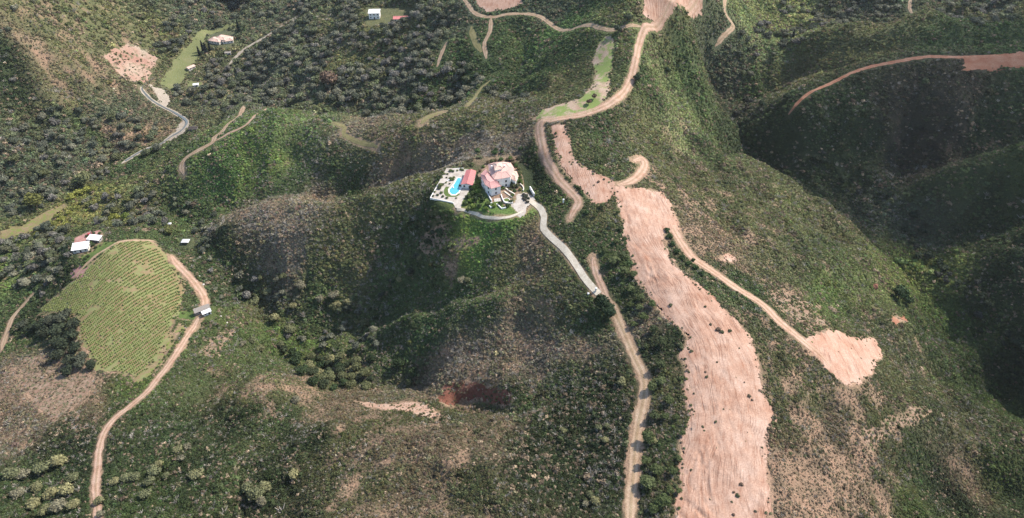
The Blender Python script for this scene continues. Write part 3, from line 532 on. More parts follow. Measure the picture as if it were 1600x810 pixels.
for ri, (k, (p, w, mm)) in enumerate(RW.items()):
    q = resample(p, 1.5); t = np.gradient(q, axis=0); t /= np.linalg.norm(t, axis=1)[:, None] + 1e-9; nrm = np.stack([-t[:, 1], t[:, 0]], -1)
    NS = 8; V = []; Fc = []
    taper = np.minimum(1, .35 + np.minimum(np.arange(len(q)), np.arange(len(q))[::-1]) * .12) if mm != 'conc' else np.ones(len(q))
    for i in range(NS + 1):
        s = i / NS * 2 - 1; j = abs(s) ** 6 * (0.5 if mm != 'conc' else .05)
        ww = w / 2 * taper * (1 + (.16 if mm != 'conc' else 0) * fbm(q[:, 0] / 9 + i // 5 * 50, q[:, 1] / 9, 2))
        xy = q + nrm * (s * ww)[:, None] + nrm * (j * fbm(q[:, 0] / 1.7 + s * 9, q[:, 1] / 1.7, 2))[:, None]
        zz = hgt(xy[:, 0], xy[:, 1]) + .13 + .006 * (ri % 12) - (.10 * (1 - abs(abs(s) - .5) * 2) if mm not in ('conc',) else 0) + (.14 if mm == 'conc' else 0) - (.07 if abs(s) > .99 and mm != 'conc' else 0)
        V.append(np.column_stack([xy, zz]))
    V = np.stack(V, 1); L = len(q); ix = np.arange(L * (NS + 1)).reshape(L, NS + 1)
    Qd = np.stack([ix[:-1, :-1], ix[1:, :-1], ix[1:, 1:], ix[:-1, 1:]], -1).reshape(-1, 4)[:, ::-1]
    Qd = Qd
    o = grid_mesh('driveway' if mm == 'conc' and k == 'driveway' else 'footpath' if 'path' in k else 'dirt_road', V.reshape(-1, 3), Qd, MAT['road' if mm == 'pink' else mm])
    fl = np.zeros((L, NS + 1, 3)); fl[..., 0] = np.arange(L)[:, None] * 1.5; fl[..., 1] = np.linspace(-1, 1, NS + 1); at = o.data.attributes.new('flow', 'FLOAT_VECTOR', 'POINT'); at.data.foreach_set('vector', fl.astype(np.float32).ravel())
    tag(o, RLAB[k], kind='structure')
# stream
q = resample(Gp([(196,252),(225,235),(250,226),(268,214),(284,204),(292,192),(285,184),(270,175),(252,166),(236,156),(226,146),(222,138),(230,130),(240,122)])[:, :2], 2)
t = np.gradient(q, axis=0); t /= np.linalg.norm(t, axis=1)[:, None]; nrm = np.stack([-t[:, 1], t[:, 0]], -1)
V = np.stack([np.column_stack([q + nrm * s * (.9 + .5 * fbm(q[:, 0] / 12, q[:, 1] / 12))[:, None], hgt(q[:, 0], q[:, 1]) + .45]) for s in (-1, -.3, .3, 1)], 1)
ix = np.arange(len(q) * 4).reshape(-1, 4); Qd = np.stack([ix[:-1, :-1], ix[1:, :-1], ix[1:, 1:], ix[:-1, 1:]], -1).reshape(-1, 4)[:, ::-1]
tag(grid_mesh('stream', V.reshape(-1, 3), Qd, MRIVER), 'narrow stream winding along the valley floor', kind='structure')

# ------------------------------------------------------------------ plant shapes
def leaf_mass(seed, lobes, nleaf, leaf, mat, core=.8, flat=.75, name='foliage', outward=.55):
    r = np.random.default_rng(seed); V = []; F = []; LV = []
    tot = sum(l[3] ** 2 for l in lobes)
    for (cx, cy, cz, rad) in lobes:
        c = np.array([cx, cy, cz]); tone = r.uniform(.85, 1.18)
        bm = bmesh.new(); bmesh.ops.create_icosphere(bm, subdivisions=1 if len(lobes) < 3 else 2, radius=1)
        b0 = len(V)
        for v in bm.verts:
            k = core * rad * r.uniform(.8, 1.12); V.append(c + np.array([v.co.x, v.co.y, v.co.z * flat]) * k)
        for f in bm.faces: F.append([b0 + v.index for v in f.verts]); LV.append(tone * r.uniform(.55, .95))
        bm.free()
        for i in range(int(nleaf * rad ** 2 / tot)):
            d = r.normal(size=3); d[2] = d[2] * .8 + .35; d /= np.linalg.norm(d)
            p = c + d * np.array([1, 1, flat]) * rad * r.uniform(.84, 1.1)
            nn = d * outward + r.normal(size=3) * .45; nn /= np.linalg.norm(nn)
            u = np.cross(nn, r.normal(size=3)); u /= np.linalg.norm(u); w = np.cross(nn, u)
            s = leaf * r.uniform(.6, 1.3); s2 = s * r.uniform(.5, .9); b0 = len(V)
            V += [p - u * s - w * s2 * .3, p + w * s2 - u * s * .1, p + u * s + w * s2 * .2, p - w * s2]
            F.append([b0, b0 + 1, b0 + 2, b0 + 3]); LV.append(tone * r.uniform(.72, 1.35))
    me = bpy.data.meshes.new(name); me.from_pydata([tuple(v) for v in V], [], F); me.update(); me.materials.append(mat)
    a = me.attributes.new('lv', 'FLOAT_COLOR', 'FACE'); L = np.array(LV)
    a.data.foreach_set('color', np.stack([L * 1.02, L, L * .95, np.ones_like(L)], -1).astype(np.float32).ravel()); return me
def crown_lobes(seed, nl, spread=.55, rmin=.34, rmax=.55, zlo=-.1, zhi=.45):
    r = np.random.default_rng(seed); L = [(0, 0, .15, .68)]
    for i in range(nl):
        a = i * 2.4 + r.uniform(-.4, .4); d = spread * r.uniform(.6, 1.1)
        L.append((math.cos(a) * d, math.sin(a) * d, r.uniform(zlo, zhi), r.uniform(rmin, rmax)))
    return L
def twig_mass(seed, mat):                             # pale bare stems
    r = np.random.default_rng(seed); V = []; F = []; LV = []
    for i in range(26):
        d = r.normal(size=3); d[2] = abs(d[2]) + .5; d /= np.linalg.norm(d); L = r.uniform(.7, 1.3); p0 = r.normal(size=3) * .2; p0[2] = 0
        s = np.cross(d, r.normal(size=3)); s /= np.linalg.norm(s); s *= .07; b0 = len(V)
        V += [p0 - s, p0 + s, p0 + d * L + s * .4, p0 + d * L - s * .4]; F.append([b0, b0 + 1, b0 + 2, b0 + 3]); LV.append(r.uniform(.7, 1.3))
    me = bpy.data.meshes.new('twigs'); me.from_pydata([tuple(v) for v in V], [], F); me.update(); me.materials.append(mat)
    a = me.attributes.new('lv', 'FLOAT_COLOR', 'FACE'); L = np.array(LV); a.data.foreach_set('color', np.stack([L, L, L, np.ones_like(L)], -1).astype(np.float32).ravel()); return me
def trunk_mesh(seed, h, r0, r1, base_z, limbs=4):
    r = np.random.default_rng(seed); bm = bmesh.new()
    def tube(a, b, ra, rb):
        a = Vector(a); b = Vector(b); d = (b - a).normalized(); s = d.orthogonal().normalized(); t = d.cross(s); ring = []
        for p, q in ((a, ra), (b, rb)): ring.append([bm.verts.new(p + (s * math.cos(k * math.pi / 3) + t * math.sin(k * math.pi / 3)) * q) for k in range(6)])
        for k in range(6): bm.faces.new((ring[0][k], ring[0][(k + 1) % 6], ring[1][(k + 1) % 6], ring[1][k]))
    bend = (r.uniform(-.05, .05), r.uniform(-.05, .05), base_z + h * .55); tube((0, 0, base_z), bend, r0, r0 * .75); tube(bend, (0, 0, base_z + h), r0 * .75, r1)
    for i in range(limbs):
        a = i * 2 * math.pi / limbs + r.uniform(-.3, .3); z = base_z + h * r.uniform(.5, .9); tube((0, 0, z), (math.cos(a) * .5, math.sin(a) * .5, z + .35), r1, r1 * .35)
    me = bpy.data.meshes.new('trunk'); bm.to_mesh(me); bm.free(); me.materials.append(MBARK); return me

SHRUBS = [leaf_mass(10 + i, [(0, 0, .25, .8), (.35 * math.cos(i), .35 * math.sin(i), .3, .55)], 46, .26, MLEAF_I, name='shrub') for i in range(5)] + [twig_mass(30 + i, MLEAF_I) for i in range(2)]
WOODS = [leaf_mass(40 + i, crown_lobes(i + 5, 5), 220, .15, MLEAF_I, name='crown') for i in range(4)]
protos = bpy.data.collections.new('plant_shapes')
def proto_coll(name, meshes):
    c = bpy.data.collections.new(name)
    for i, me in enumerate(meshes): c.objects.link(bpy.data.objects.new('%s_%d' % (name, i), me))
    return c
def scatter(name, coll, P3, scl, vid, tint, label):
    me = bpy.data.meshes.new(name); me.vertices.add(len(P3)); me.vertices.foreach_set('co', P3.astype(np.float32).ravel())
    for nm, ty, arr, fld in (('scl', 'FLOAT_VECTOR', scl, 'vector'), ('rot', 'FLOAT_VECTOR', np.column_stack([RNG.normal(0, .12, len(P3)), RNG.normal(0, .12, len(P3)), RNG.uniform(0, 6.28, len(P3))]), 'vector'),
                             ('vid', 'INT', vid, 'value'), ('tint', 'FLOAT_COLOR', np.column_stack([tint, np.ones(len(P3))]), 'color')):
        a = me.attributes.new(nm, ty, 'POINT'); a.data.foreach_set(fld, arr.astype(np.int32 if ty == 'INT' else np.float32).ravel())
    o = bpy.data.objects.new(name, me); C.objects.link(o)
    ng = bpy.data.node_groups.new(name, 'GeometryNodeTree'); ng.interface.new_socket('Geometry', in_out='INPUT', socket_type='NodeSocketGeometry'); ng.interface.new_socket('Geometry', in_out='OUTPUT', socket_type='NodeSocketGeometry')
    nn = ng.nodes; gi = nn.new('NodeGroupInput'); go = nn.new('NodeGroupOutput'); ip = nn.new('GeometryNodeInstanceOnPoints'); ci = nn.new('GeometryNodeCollectionInfo')
    ci.inputs[0].default_value = coll; ci.inputs['Separate Children'].default_value = True; ci.inputs['Reset Children'].default_value = True
    def na(nm, ty): q_ = nn.new('GeometryNodeInputNamedAttribute'); q_.data_type = ty; q_.inputs[0].default_value = nm; return q_.outputs[0]
    e2r = nn.new('FunctionNodeEulerToRotation'); lk = ng.links.new
    lk(gi.outputs[0], ip.inputs['Points']); lk(ci.outputs[0], ip.inputs['Instance']); ip.inputs['Pick Instance'].default_value = True
    lk(na('vid', 'INT'), ip.inputs['Instance Index']); lk(na('rot', 'FLOAT_VECTOR'), e2r.inputs[0]); lk(e2r.outputs[0], ip.inputs['Rotation']); lk(na('scl', 'FLOAT_VECTOR'), ip.inputs['Scale']); lk(ip.outputs[0], go.inputs[0])
    md = o.modifiers.new('scatter', 'NODES'); md.node_group = ng
    return tag(o, label, kind='stuff')

# distance to anything kept clear, on the coarse grid
KEEP = []                                             # extra keep-out circles (x, y, r)
def clear_dist(x, y, roads=True, areas=True):
    d = np.full(x.shape, 50.)
    for p, w, mm in (RW.values() if roads else ()):
        lo = p.min(0) - 12; hi = p.max(0) + 12; q = (x > lo[0]) & (x < hi[0]) & (y > lo[1]) & (y < hi[1])
        if q.any(): d[q] = np.minimum(d[q], seg_dist(x[q], y[q], p) - w / 2)
    for k, (p, mm, s) in (AW.items() if areas else ()):
        if mm in ('scrubby', 'scarp', 'redscarp', 'scar'): continue
        lo = p.min(0) - 12; hi = p.max(0) + 12; q = (x > lo[0]) & (x < hi[0]) & (y > lo[1]) & (y < hi[1])
        if q.any(): d[q] = np.minimum(d[q], sdf(x[q], y[q], p))
    for p, z, soft in PADS:
        lo = p.min(0) - 12; hi = p.max(0) + 12; q = (x > lo[0]) & (x < hi[0]) & (y > lo[1]) & (y < hi[1])
        if q.any(): d[q] = np.minimum(d[q], sdf(x[q], y[q], p))
    return d
def in_view(x, y, mrg=150):                            # a fan a good deal wider than the photograph
    return (np.abs(x) < .95 * np.maximum(y, 60) * 1.0 + 40 + mrg) & (y > 40)

# woods: areas (pixel polygon, ground per tree m2, crown radius, tints)
T_OAK = [(.14,.147,.108), (.105,.115,.088), (.165,.165,.12), (.15,.145,.13), (.08,.093,.066), (.12,.14,.08)]  # leaf tints greyed and lightened to carry some distance haze
WAREAS = [
 ([(400,75),(440,30),(520,-30),(720,-30),(720,30),(690,60),(740,110),(835,155),(700,165),(620,180),(560,168),(470,165),(410,165),(340,175),(300,190),(278,200),(272,160),(262,145),(290,130),(320,120),(330,95)], 42, 4.4, T_OAK),
 ([(240,60),(310,0),(420,-30),(440,20),(400,30),(320,48),(290,70),(262,100),(245,85)], 80, 4.4, T_OAK),
 ([(0,190),(90,170),(200,180),(250,190),(260,230),(190,260),(120,300),(60,330),(0,350)], 60, 4.2, T_OAK + [(.09,.10,.05)]),
 ([(0,380),(60,360),(110,355),(112,400),(108,430),(60,470),(0,520)], 45, 3.8, T_OAK + [(.09,.095,.06)]),
 ([(0,20),(40,0),(60,60),(30,170),(0,180)], 90, 3.6, T_OAK),
 ([(250,300),(330,320),(350,360),(350,440),(390,450),(440,470),(400,500),(340,470),(320,400),(275,350),(235,330)], 55, 3.0, T_OAK),
 ([(130,310),(230,300),(260,310),(270,370),(235,368),(165,360),(150,350)], 50, 3.6, T_OAK + [(.12,.13,.05)]),
 ([(360,420),(470,440),(560,470),(600,540),(500,560),(460,530),(380,510)], 34, 2.8, T_OAK + [(.11,.12,.06)]),
 ([(440,545),(540,548),(640,562),(700,592),(660,614),(560,610),(480,600)], 18, 3.3, [(.035,.055,.025), (.05,.065,.035), (.11,.12,.06)]),
 ([(640,350),(690,330),(700,350),(660,400),(640,450),(590,470),(600,430)], 45, 3.0, [(.04,.06,.03), (.06,.07,.05)]),
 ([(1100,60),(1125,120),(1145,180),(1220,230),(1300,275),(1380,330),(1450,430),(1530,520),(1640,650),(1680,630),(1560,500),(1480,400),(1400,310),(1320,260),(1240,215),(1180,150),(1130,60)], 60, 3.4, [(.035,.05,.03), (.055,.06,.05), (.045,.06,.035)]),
 ([(1150,60),(1230,0),(1300,-20),(1420,-20),(1400,20),(1300,40),(1220,90),(1150,150),(1130,110)], 70, 3.8, T_OAK),
 ([(1440,-30),(1600,-30),(1600,30),(1520,38),(1460,20)], 70, 3.8, T_OAK),
 ([(840,250),(900,300),(930,330),(945,370),(900,330),(870,290),(835,270)], 45, 1.6, [(.045,.075,.03), (.055,.085,.035)]),
 ([(730,240),(830,230),(850,270),(830,300),(815,255),(750,246)], 40, 2.0, [(.045,.075,.03), (.055,.085,.035)]),
]
wood_p, wood_r, wood_t = [], [], []
for poly, per, rad, tints in WAREAS:
    w = Gp(poly)[:, :2]; lo, hi = w.min(0), w.max(0)
    x = RNG.uniform(lo[0], hi[0], int((hi[0] - lo[0]) * (hi[1] - lo[1]) / per)); y = RNG.uniform(lo[1], hi[1], len(x))
    q = inside(x, y, w) & in_view(x, y) & (fbm(x / 35, y / 35, 2) > -.55); x, y = x[q], y[q]
    r = rad * RNG.uniform(.55, 1.25, len(x)); q = (clear_dist(x, y) > r * .9) & (clear_dist(x, y, areas=False) > r * 1.2 + 1); x, y, r = x[q], y[q], r[q]
    wood_p.append(np.column_stack([x, y])); wood_r.append(r); wood_t.append(np.array(tints)[RNG.integers(0, len(tints), len(x))] * RNG.uniform(.8, 1.2, (len(x), 1)))
wood_p = np.vstack(wood_p); wood_r = np.concatenate(wood_r); wood_t = np.vstack(wood_t)
# drop trees that stand inside one another
cell = {}; keep = []
for i in np.argsort(-wood_r):
    c = (int(wood_p[i, 0] // 8), int(wood_p[i, 1] // 8)); ok = True
    for dx in (-1, 0, 1):
        for dy in (-1, 0, 1):
            for j in cell.get((c[0] + dx, c[1] + dy), ()):
                if (wood_p[i, 0] - wood_p[j, 0]) ** 2 + (wood_p[i, 1] - wood_p[j, 1]) ** 2 < (.62 * (wood_r[i] + wood_r[j])) ** 2: ok = False; break
            if not ok: break
        if not ok: break
    if ok: cell.setdefault(c, []).append(i); keep.append(i)
keep = np.array(keep); wood_p, wood_r, wood_t = wood_p[keep], wood_r[keep], wood_t[keep]
wz = hgt(wood_p[:, 0], wood_p[:, 1]); slant = np.sqrt(wood_p[:, 0] ** 2 + wood_p[:, 1] ** 2 + (CAMZ - wz) ** 2)
def to_px(x, y, z):
    d = np.stack([x, y, z - CAMZ], -1); f = d[..., 1] * CP - d[..., 2] * SP; u = d[..., 1] * SP + d[..., 2] * CP
    return 800 + FPX * d[..., 0] / f, 405 - FPX * u / f
wpx, wpy = to_px(wood_p[:, 0], wood_p[:, 1], wz); inframe = (wpx > -5) & (wpx < 1605) & (wpy > -5) & (wpy < 815)
size_px = wood_r / slant * inframe; order = np.argsort(-size_px)
N_OAK = 290
SEL, REST = order[:N_OAK], order[N_OAK:]

# individual trees and bushes
CROWNS = {
 'oak': [leaf_mass(60 + i, crown_lobes(20 + i, 6), 330, .13, MLEAF, name='crown') for i in range(5)],
 'pine': [leaf_mass(70 + i, crown_lobes(30 + i, 8, .62, .28, .42, .0, .35), 420, .10, MLEAF, flat=.62, name='crown') for i in range(4)],
 'bush': [leaf_mass(80 + i, crown_lobes(40 + i, 4, .5, .3, .5, -.1, .3), 190, .14, MLEAF, name='crown') for i in range(4)],
 'cypress': [leaf_mass(90, [(0, 0, -.6, .42), (0, 0, -.1, .42), (.03, 0, .5, .36), (0, 0, 1.0, .27), (0, 0, 1.4, .16)], 420, .11, MLEAF, flat=1.0, name='crown')],
}
TRUNKS = [trunk_mesh(5 + i, 1.15, .075, .05, -1.25) for i in range(3)]
def tree(name, kind, x, y, rad, col, label, cat, group, vs=1.0, lift=None, part='crown'):
    z = float(hgt(x, y)); s = rad; e = empty(name, (x, y, z), label, cat, group, random.uniform(0, 6.28))
    lift = (.95 if kind in ('oak', 'pine') else .35) if lift is None else lift
    c = bpy.data.objects.new(part, random.choice(CROWNS[kind])); C.objects.link(c); c.parent = e
    c.location = (0, 0, lift * s * vs); c.scale = (s, s * random.uniform(.85, 1.1), s * vs); c.color = (*col, 1); c.rotation_euler = (0, 0, random.uniform(0, 6))
    t = bpy.data.objects.new('trunk', random.choice(TRUNKS)); C.objects.link(t); t.parent = e; t.location = (0, 0, lift * s * vs); t.scale = (s, s, s * vs * max(.4, lift))
    return e
def region(px, py):
    if px > 1085: return ('dark rounded tree in the shaded ravine right of the ridge', 'trees in the right-hand ravine')
    if px > 720: return ('green bushy tree on the slope beside the villa and ridge road', 'trees beside the villa and ridge road')
    if py < 210 and px > 262:
        for x0, y0, w_ in ((345, 62, 'close to the peach-roofed valley farmhouse'), (586, 27, 'close to the square white house in the wood'), (400, 70, 'beside the pale valley lane'), (300, 110, 'along the edge of the long meadow'), (740, 130, 'beside the grassy gully path at the right of the wood'), (690, 85, 'near the short bare path on the wooded slope'),
                           (516, 135, 'around the leafless brownish tree in mid wood'), (380, 170, 'above the top of the knoll track'), (600, 165, 'on the lower edge of the wood above the middle ridge'), (460, 110, 'in the wood right of the valley lane'), (630, 80, 'in the wood below the red-roofed house')):
            if math.hypot(px - x0, (py - y0) * 1.3) < 62: return ('grey-green oak ' + w_, 'oaks ' + w_)
        return ('grey-green oak in the open parts of the upper wood', 'oaks in the open parts of the upper wood')
    if px < 262 and py < 360:
        w_ = 'on the top left hillside' if py < 180 else 'on the left valley side above the stubble strip' if py < 300 else 'between the stubble strip and the farm'
        return ('grey-green oak ' + w_, 'oaks ' + w_)
    if px < 235: return ('rounded dark tree in the grove left of the vineyard', 'trees left of the vineyard')
    w_ = 'in the gully beside the white canopy tent' if py < 400 and px < 400 else 'in the deep hollow left of the red clay scarp' if py > 540 else 'in the gully below the pool terrace' if px > 590 else 'in the gully right of the vineyard track' if px < 400 else 'at the meeting of the gullies below the brown spur'
    return ('dark rounded tree ' + w_, 'trees ' + w_)
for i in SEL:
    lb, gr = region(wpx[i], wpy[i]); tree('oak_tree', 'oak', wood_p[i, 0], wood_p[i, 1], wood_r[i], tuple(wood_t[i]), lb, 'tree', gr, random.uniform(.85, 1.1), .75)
wp3 = np.column_stack([wood_p[REST], wz[REST] + wood_r[REST] * .6]); s3 = wood_r[REST]
scatter('woodland', proto_coll('wood_shape', WOODS), wp3, np.column_stack([s3, s3, s3 * .95]), RNG.integers(0, 4, len(REST)), wood_t[REST], 'dense woodland of small grey-green trees')
print('woods', len(wood_p), 'rest', len(REST))

PINEC = [(.070,.092,.036), (.080,.10,.040), (.058,.074,.034), (.09,.11,.048)]
pines = [(1012,690,19),(1010,760,20),(1025,740,17),(1008,725,14),(1035,790,19),(1022,655,15),(1018,610,14),(1032,600,14),(1030,575,15),(1045,630,13),(1055,600,12),(1015,570,12),(1048,690,12),(1050,740,13),(1060,720,9),(1045,770,12),
 (1020,800,14),(1000,785,11),(1035,540,14),(1050,520,12),(1060,545,10),(1020,520,13),(1005,500,13),(1035,500,10),(1018,480,12),(1000,470,13),(985,455,11),(975,430,15),(958,412,16),(955,440,12),(970,405,14),(990,432,10),(998,485,11),(985,480,10),(975,460,9),(1038,655,11),(1056,655,9),(1030,700,10),
 (945,395,9),(962,380,9),(945,372,8),(955,355,8),(970,360,8),(965,335,7),(950,340,7),(940,325,7),(975,390,8),(930,340,7),(1060,770,9),(1066,680,8),(1008,545,9),(1000,525,9),(990,510,10)]
for px, py, r in pines:
    if random.random() < .35 and r < 14: continue
    g = G(px, py)[0]; sl = math.dist(g, (0, 0, CAMZ)); tree('pine_tree', 'pine', g[0], g[1], r / FPX * sl * .66, random.choice(PINEC), *(lambda w_: ('green round-headed pine ' + w_, 'tree', 'pines ' + w_))('at the bottom edge between road and bare earth' if py > 720 else 'beside the lower straight of the ridge road' if py > 590 else 'between the road bend and the bare earth' if py > 470 else 'in the strip level with the driveway junction' if py > 400 else 'at the upper end of the strip between road and bare earth'), random.uniform(.85, 1.05))
tree('pine_tree', 'oak', *G(940,483)[0][:2], 5.2, (.028,.045,.022), 'dark broad tree just below the driveway junction', 'tree', None)
tree('pine_tree', 'oak', *G(950,496)[0][:2], 4.4, (.030,.048,.024), 'second dark tree on the road edge below the driveway junction', 'tree', None)
pal = [(402,775,15),(388,765,11),(415,765,11),(410,787,10),(310,745,12),(212,748,9),(245,740,11),(230,775,10),(235,755,9),(200,750,9),(180,755,8),(70,735,12),(95,725,11),(115,750,10),(40,745,11),(20,745,11),(108,770,12),(80,775,11),(55,790,11),(95,795,12),(75,800,10),(118,790,9),(60,765,9),(30,775,9),
 (280,705,8),(295,700,7),(284,718,7),(248,728,7),(260,745,6),(155,785,8),(160,805,7),(463,628,8),(460,745,10),(548,475,9),(523,465,10),(528,478,8),(500,470,8),(722,442,9),(730,440,7),(470,450,9),(455,520,11),(430,500,9),(400,475,10),(420,460,9),(460,480,8),(484,575,9),(510,570,10),(560,590,9),(550,580,8),(500,585,8),(520,565,8),
 (972,600,9),(930,785,9),(922,775,7),(915,790,7),(945,690,7),(935,670,7),(948,668,6),(880,675,7),(1020,690,8),(380,540,7),(408,548,9),(395,535,8),(440,540,7),(655,405,7),(640,430,8),(625,440,7)]
for px, py, r in pal:
    g = G(px, py)[0]; sl = math.dist(g, (0, 0, CAMZ)); big = r >= 15
    lab = 'largest pale olive-green crown near the bottom edge' if big else ('pale olive-green crown on the lower left slopes' if px < 480 and py > 600 else 'pale rounded shrub-like tree in the gullies between vineyard and ridge')
    tree('olive_tree', 'oak', g[0], g[1], r / FPX * sl * .95, random.choice([(.22,.21,.11), (.17,.17,.09), (.17,.16,.11), (.13,.14,.075)]), lab, 'tree', None if big else ('pale trees on the lower left slopes' if px < 480 and py > 600 else 'pale trees in the gullies'), .9, .55)
grove = [(85,510,11),(100,505,11),(118,512,10),(95,525,12),(115,530,11),(75,525,10),(100,545,11),(120,550,10),(95,560,10),(112,570,11),(130,565,9),(145,575,8),(65,515,9),(50,520,9),(40,512,8),(107,495,8),(128,575,9),(90,540,9),(106,585,8)]
for px, py, r in grove:
    g = G(px, py)[0]; sl = math.dist(g, (0, 0, CAMZ)); tree('oak_tree', 'oak', g[0], g[1], r / FPX * sl, random.choice([(.045,.055,.035), (.06,.068,.048), (.038,.05,.03)]), 'dark oak in the tight grove below the vineyard', 'tree', 'oaks in the grove below the vineyard', 1.0, .7)
yel = [(125,304,8),(138,300,8),(148,299,7),(113,312,8),(98,345,7),(85,352,7),(76,358,6),(70,362,6),(110,335,6),(120,328,7),(90,340,6),(130,318,6),(60,368,6),(104,352,6)]
for px, py, r in yel:
    g = G(px, py)[0]; sl = math.dist(g, (0, 0, CAMZ)); tree('flowering_tree', 'bush', g[0], g[1], r / FPX * sl, random.choice([(.26,.25,.035), (.19,.20,.05), (.16,.17,.05)]), 'yellow-green flowering tree in the row on the left valley floor', 'tree', 'yellow-green trees on the left valley floor', .9)
for px, py, r, col, lb in [(58,325,13,(.12,.125,.04),'broad olive-green tree at the left beside the stubble strip'),(200,345,8,(.13,.17,.04),'bright green bush just above the farm terrace'),(180,347,8,(.17,.18,.04),'yellow-green bush left of the bright green one above the farm'),
    (135,290,12,(.13,.14,.07),'pale broad crown behind the yellow-green row'),(516,135,15,(.17,.12,.09),'leafless brownish tree among the upper wood'),(375,52,9,(.02,.035,.025),'tall dark conifer beside the valley farmhouse'),
    (994,128,7,(.03,.045,.025),'round dark tree beside the upper road bend'),(928,155,5,(.08,.06,.045),'brown round tree between the two upper roads'),(920,163,5,(.10,.065,.05),'low brown bush between the two upper roads'),(1043,115,6,(.04,.06,.03),'dark green tree on the slope right of the upper road'),
    (965,52,7,(.045,.06,.04),'rounded dark tree left of the upper road'),(982,34,7,(.05,.065,.04),'dark tree at the top left of the upper road'),(1403,468,12,(.035,.06,.025),'dark tree in the bright green clearing on the right slope'),(1416,476,8,(.04,.065,.03),'smaller dark tree beside the clearing tree')]:
    g = G(px, py)[0]; sl = math.dist(g, (0, 0, CAMZ)); tree('conifer' if 'conifer' in lb else 'tree', 'cypress' if 'conifer' in lb else 'oak', g[0], g[1], r / FPX * sl * (.7 if 'conifer' in lb else 1), col, lb, 'tree', None, 1.6 if 'conifer' in lb else .95)
for px, py, r in [(362,8,14),(374,14,13),(382,6,12),(350,2,10),(366,20,9),(318,80,6),(323,84,6),(329,80,5),(1238,60,5),(312,86,5)]:
    g = G(px, py)[0]; sl = math.dist(g, (0, 0, CAMZ)); big = r > 8
    tree('cypress_tree' if not big else 'conifer', 'cypress' if not big else 'oak', g[0], g[1], r / FPX * sl * .8, (.018,.028,.03), 'very dark conifer at the top edge of the valley' if big else 'slim dark cypress near the valley farmhouse', 'tree', 'dark conifers at the top edge' if big else 'cypresses near the valley farmhouse', 1.2 if big else 1.7)
bare_b = [(1122,516,8),(1128,520,7),(1110,508,5),(1048,478,6),(1140,518,6),(1065,545,7),(1102,582,4),(1104,590,5),(1120,567,4),(1163,598,3),(1170,620,6),(1175,626,4),(1098,668,5),(1100,674,4),(1118,660,5),(1066,732,4),(1080,735,4),(1158,758,6),(1152,775,6),(1146,770,4),(1143,785,4),(1180,800,5),(1146,805,5),(1168,676,2),(1062,540,9),(1080,550,6),(1102,480,4),(1155,545,3),(1190,700,4),(1130,640,3),(935,285,5),(944,281,4),(928,290,3)]
for px, py, r in bare_b:
    g = G(px, py)[0]; sl = math.dist(g, (0, 0, CAMZ)); tree('bush', 'bush', g[0], g[1], r / FPX * sl * .62, random.choice([(.10,.11,.06), (.14,.10,.075), (.09,.10,.055), (.13,.115,.08)]), *(lambda w_: ('small dark bush ' + w_, 'bush', 'bushes ' + w_))('at the top end of the bare pink earth' if py < 300 else 'on the bare earth level with the round end pad' if py < 560 else 'in the middle of the bare pink earth' if py < 690 else 'on the bare pink earth near the bottom edge'), .9, part='foliage')
edge_b = [(1042,362,5),(1046,372,6),(1050,384,6),(1056,396,7),(1066,405,6),(1075,414,6),(1086,420,6),(1096,430,5),(1083,408,4)]
for px, py, r in edge_b:
    g = G(px, py)[0]; sl = math.dist(g, (0, 0, CAMZ)); tree('bush', 'bush', g[0], g[1], r / FPX * sl, random.choice([(.045,.075,.03), (.055,.085,.035)]), 'green bush in the wedge between bare earth and shoulder track', 'bush', 'bushes in the wedge beside the shoulder track', 1.2, part='foliage')

# ------------------------------------------------------------------ scrub cover
sx, sy, ss = [], [], []
for r1, r2, per, sz in ((90, 330, .58, .82), (330, 520, .9, 1.0), (520, 800, 1.8, 1.3), (800, 1500, 5.5, 2.1)):
    area = (r2 ** 2 - r1 ** 2) * 1.1; k = int(area / per)                     # fan of about 115 degrees
    r = np.sqrt(RNG.uniform(r1 ** 2, r2 ** 2, k)); a = RNG.uniform(-1.1, 1.1, k)
    x = r * np.sin(a); y = r * np.cos(a); q = in_view(x, y, 150); sx.append(x[q]); sy.append(y[q]); ss.append(np.full(q.sum(), sz))
sx, sy, ss = map(np.concatenate, (sx, sy, ss)); cd = clear_dist(sx, sy); cd = cd + 1.6 * fbm(sx / 6, sy / 6, 2) * (cd > -3) * (cd < 6); rd = clear_dist(sx, sy, areas=False); q = (rd > 1.4) & ((cd > .5) | ((cd > -2.5) & (RNG.random(len(cd)) < .09)))
for p, mm, s in AW.values():
    if mm in ('scrubby', 'scarp', 'redscarp', 'scar'):
        b_ = (np.abs(sx - p[:, 0].mean()) < np.ptp(p[:, 0])) & (np.abs(sy - p[:, 1].mean()) < np.ptp(p[:, 1])); ib = np.where(b_)[0]; hit = sdf(sx[ib], sy[ib], p) < 1.5; q[ib[hit]] &= RNG.random(hit.sum()) < (.42 if mm == 'scrubby' else .34 if mm == 'redscarp' else .16)
cd = np.maximum(cd, .5); sx, sy, ss, cd = sx[q], sy[q], ss[q], cd[q]
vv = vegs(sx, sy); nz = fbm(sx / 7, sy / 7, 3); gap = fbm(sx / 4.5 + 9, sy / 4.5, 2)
er = sstep(-.25, .5, vv[:, 3] * 1.7 - .65 + .55 * nz)
q = RNG.random(len(sx)) < np.clip(1 - .30 * er - .12 * sstep(.2, .8, gap), .04, 1); sx, sy, ss, cd, vv, nz, er = (t_[q] for t_ in (sx, sy, ss, cd, vv, nz, er))
dead = RNG.random(len(sx)) < vv[:, 4] * (.5 + .9 * sstep(-.3, .6, fbm(sx / 25, sy / 25, 2))) * .55
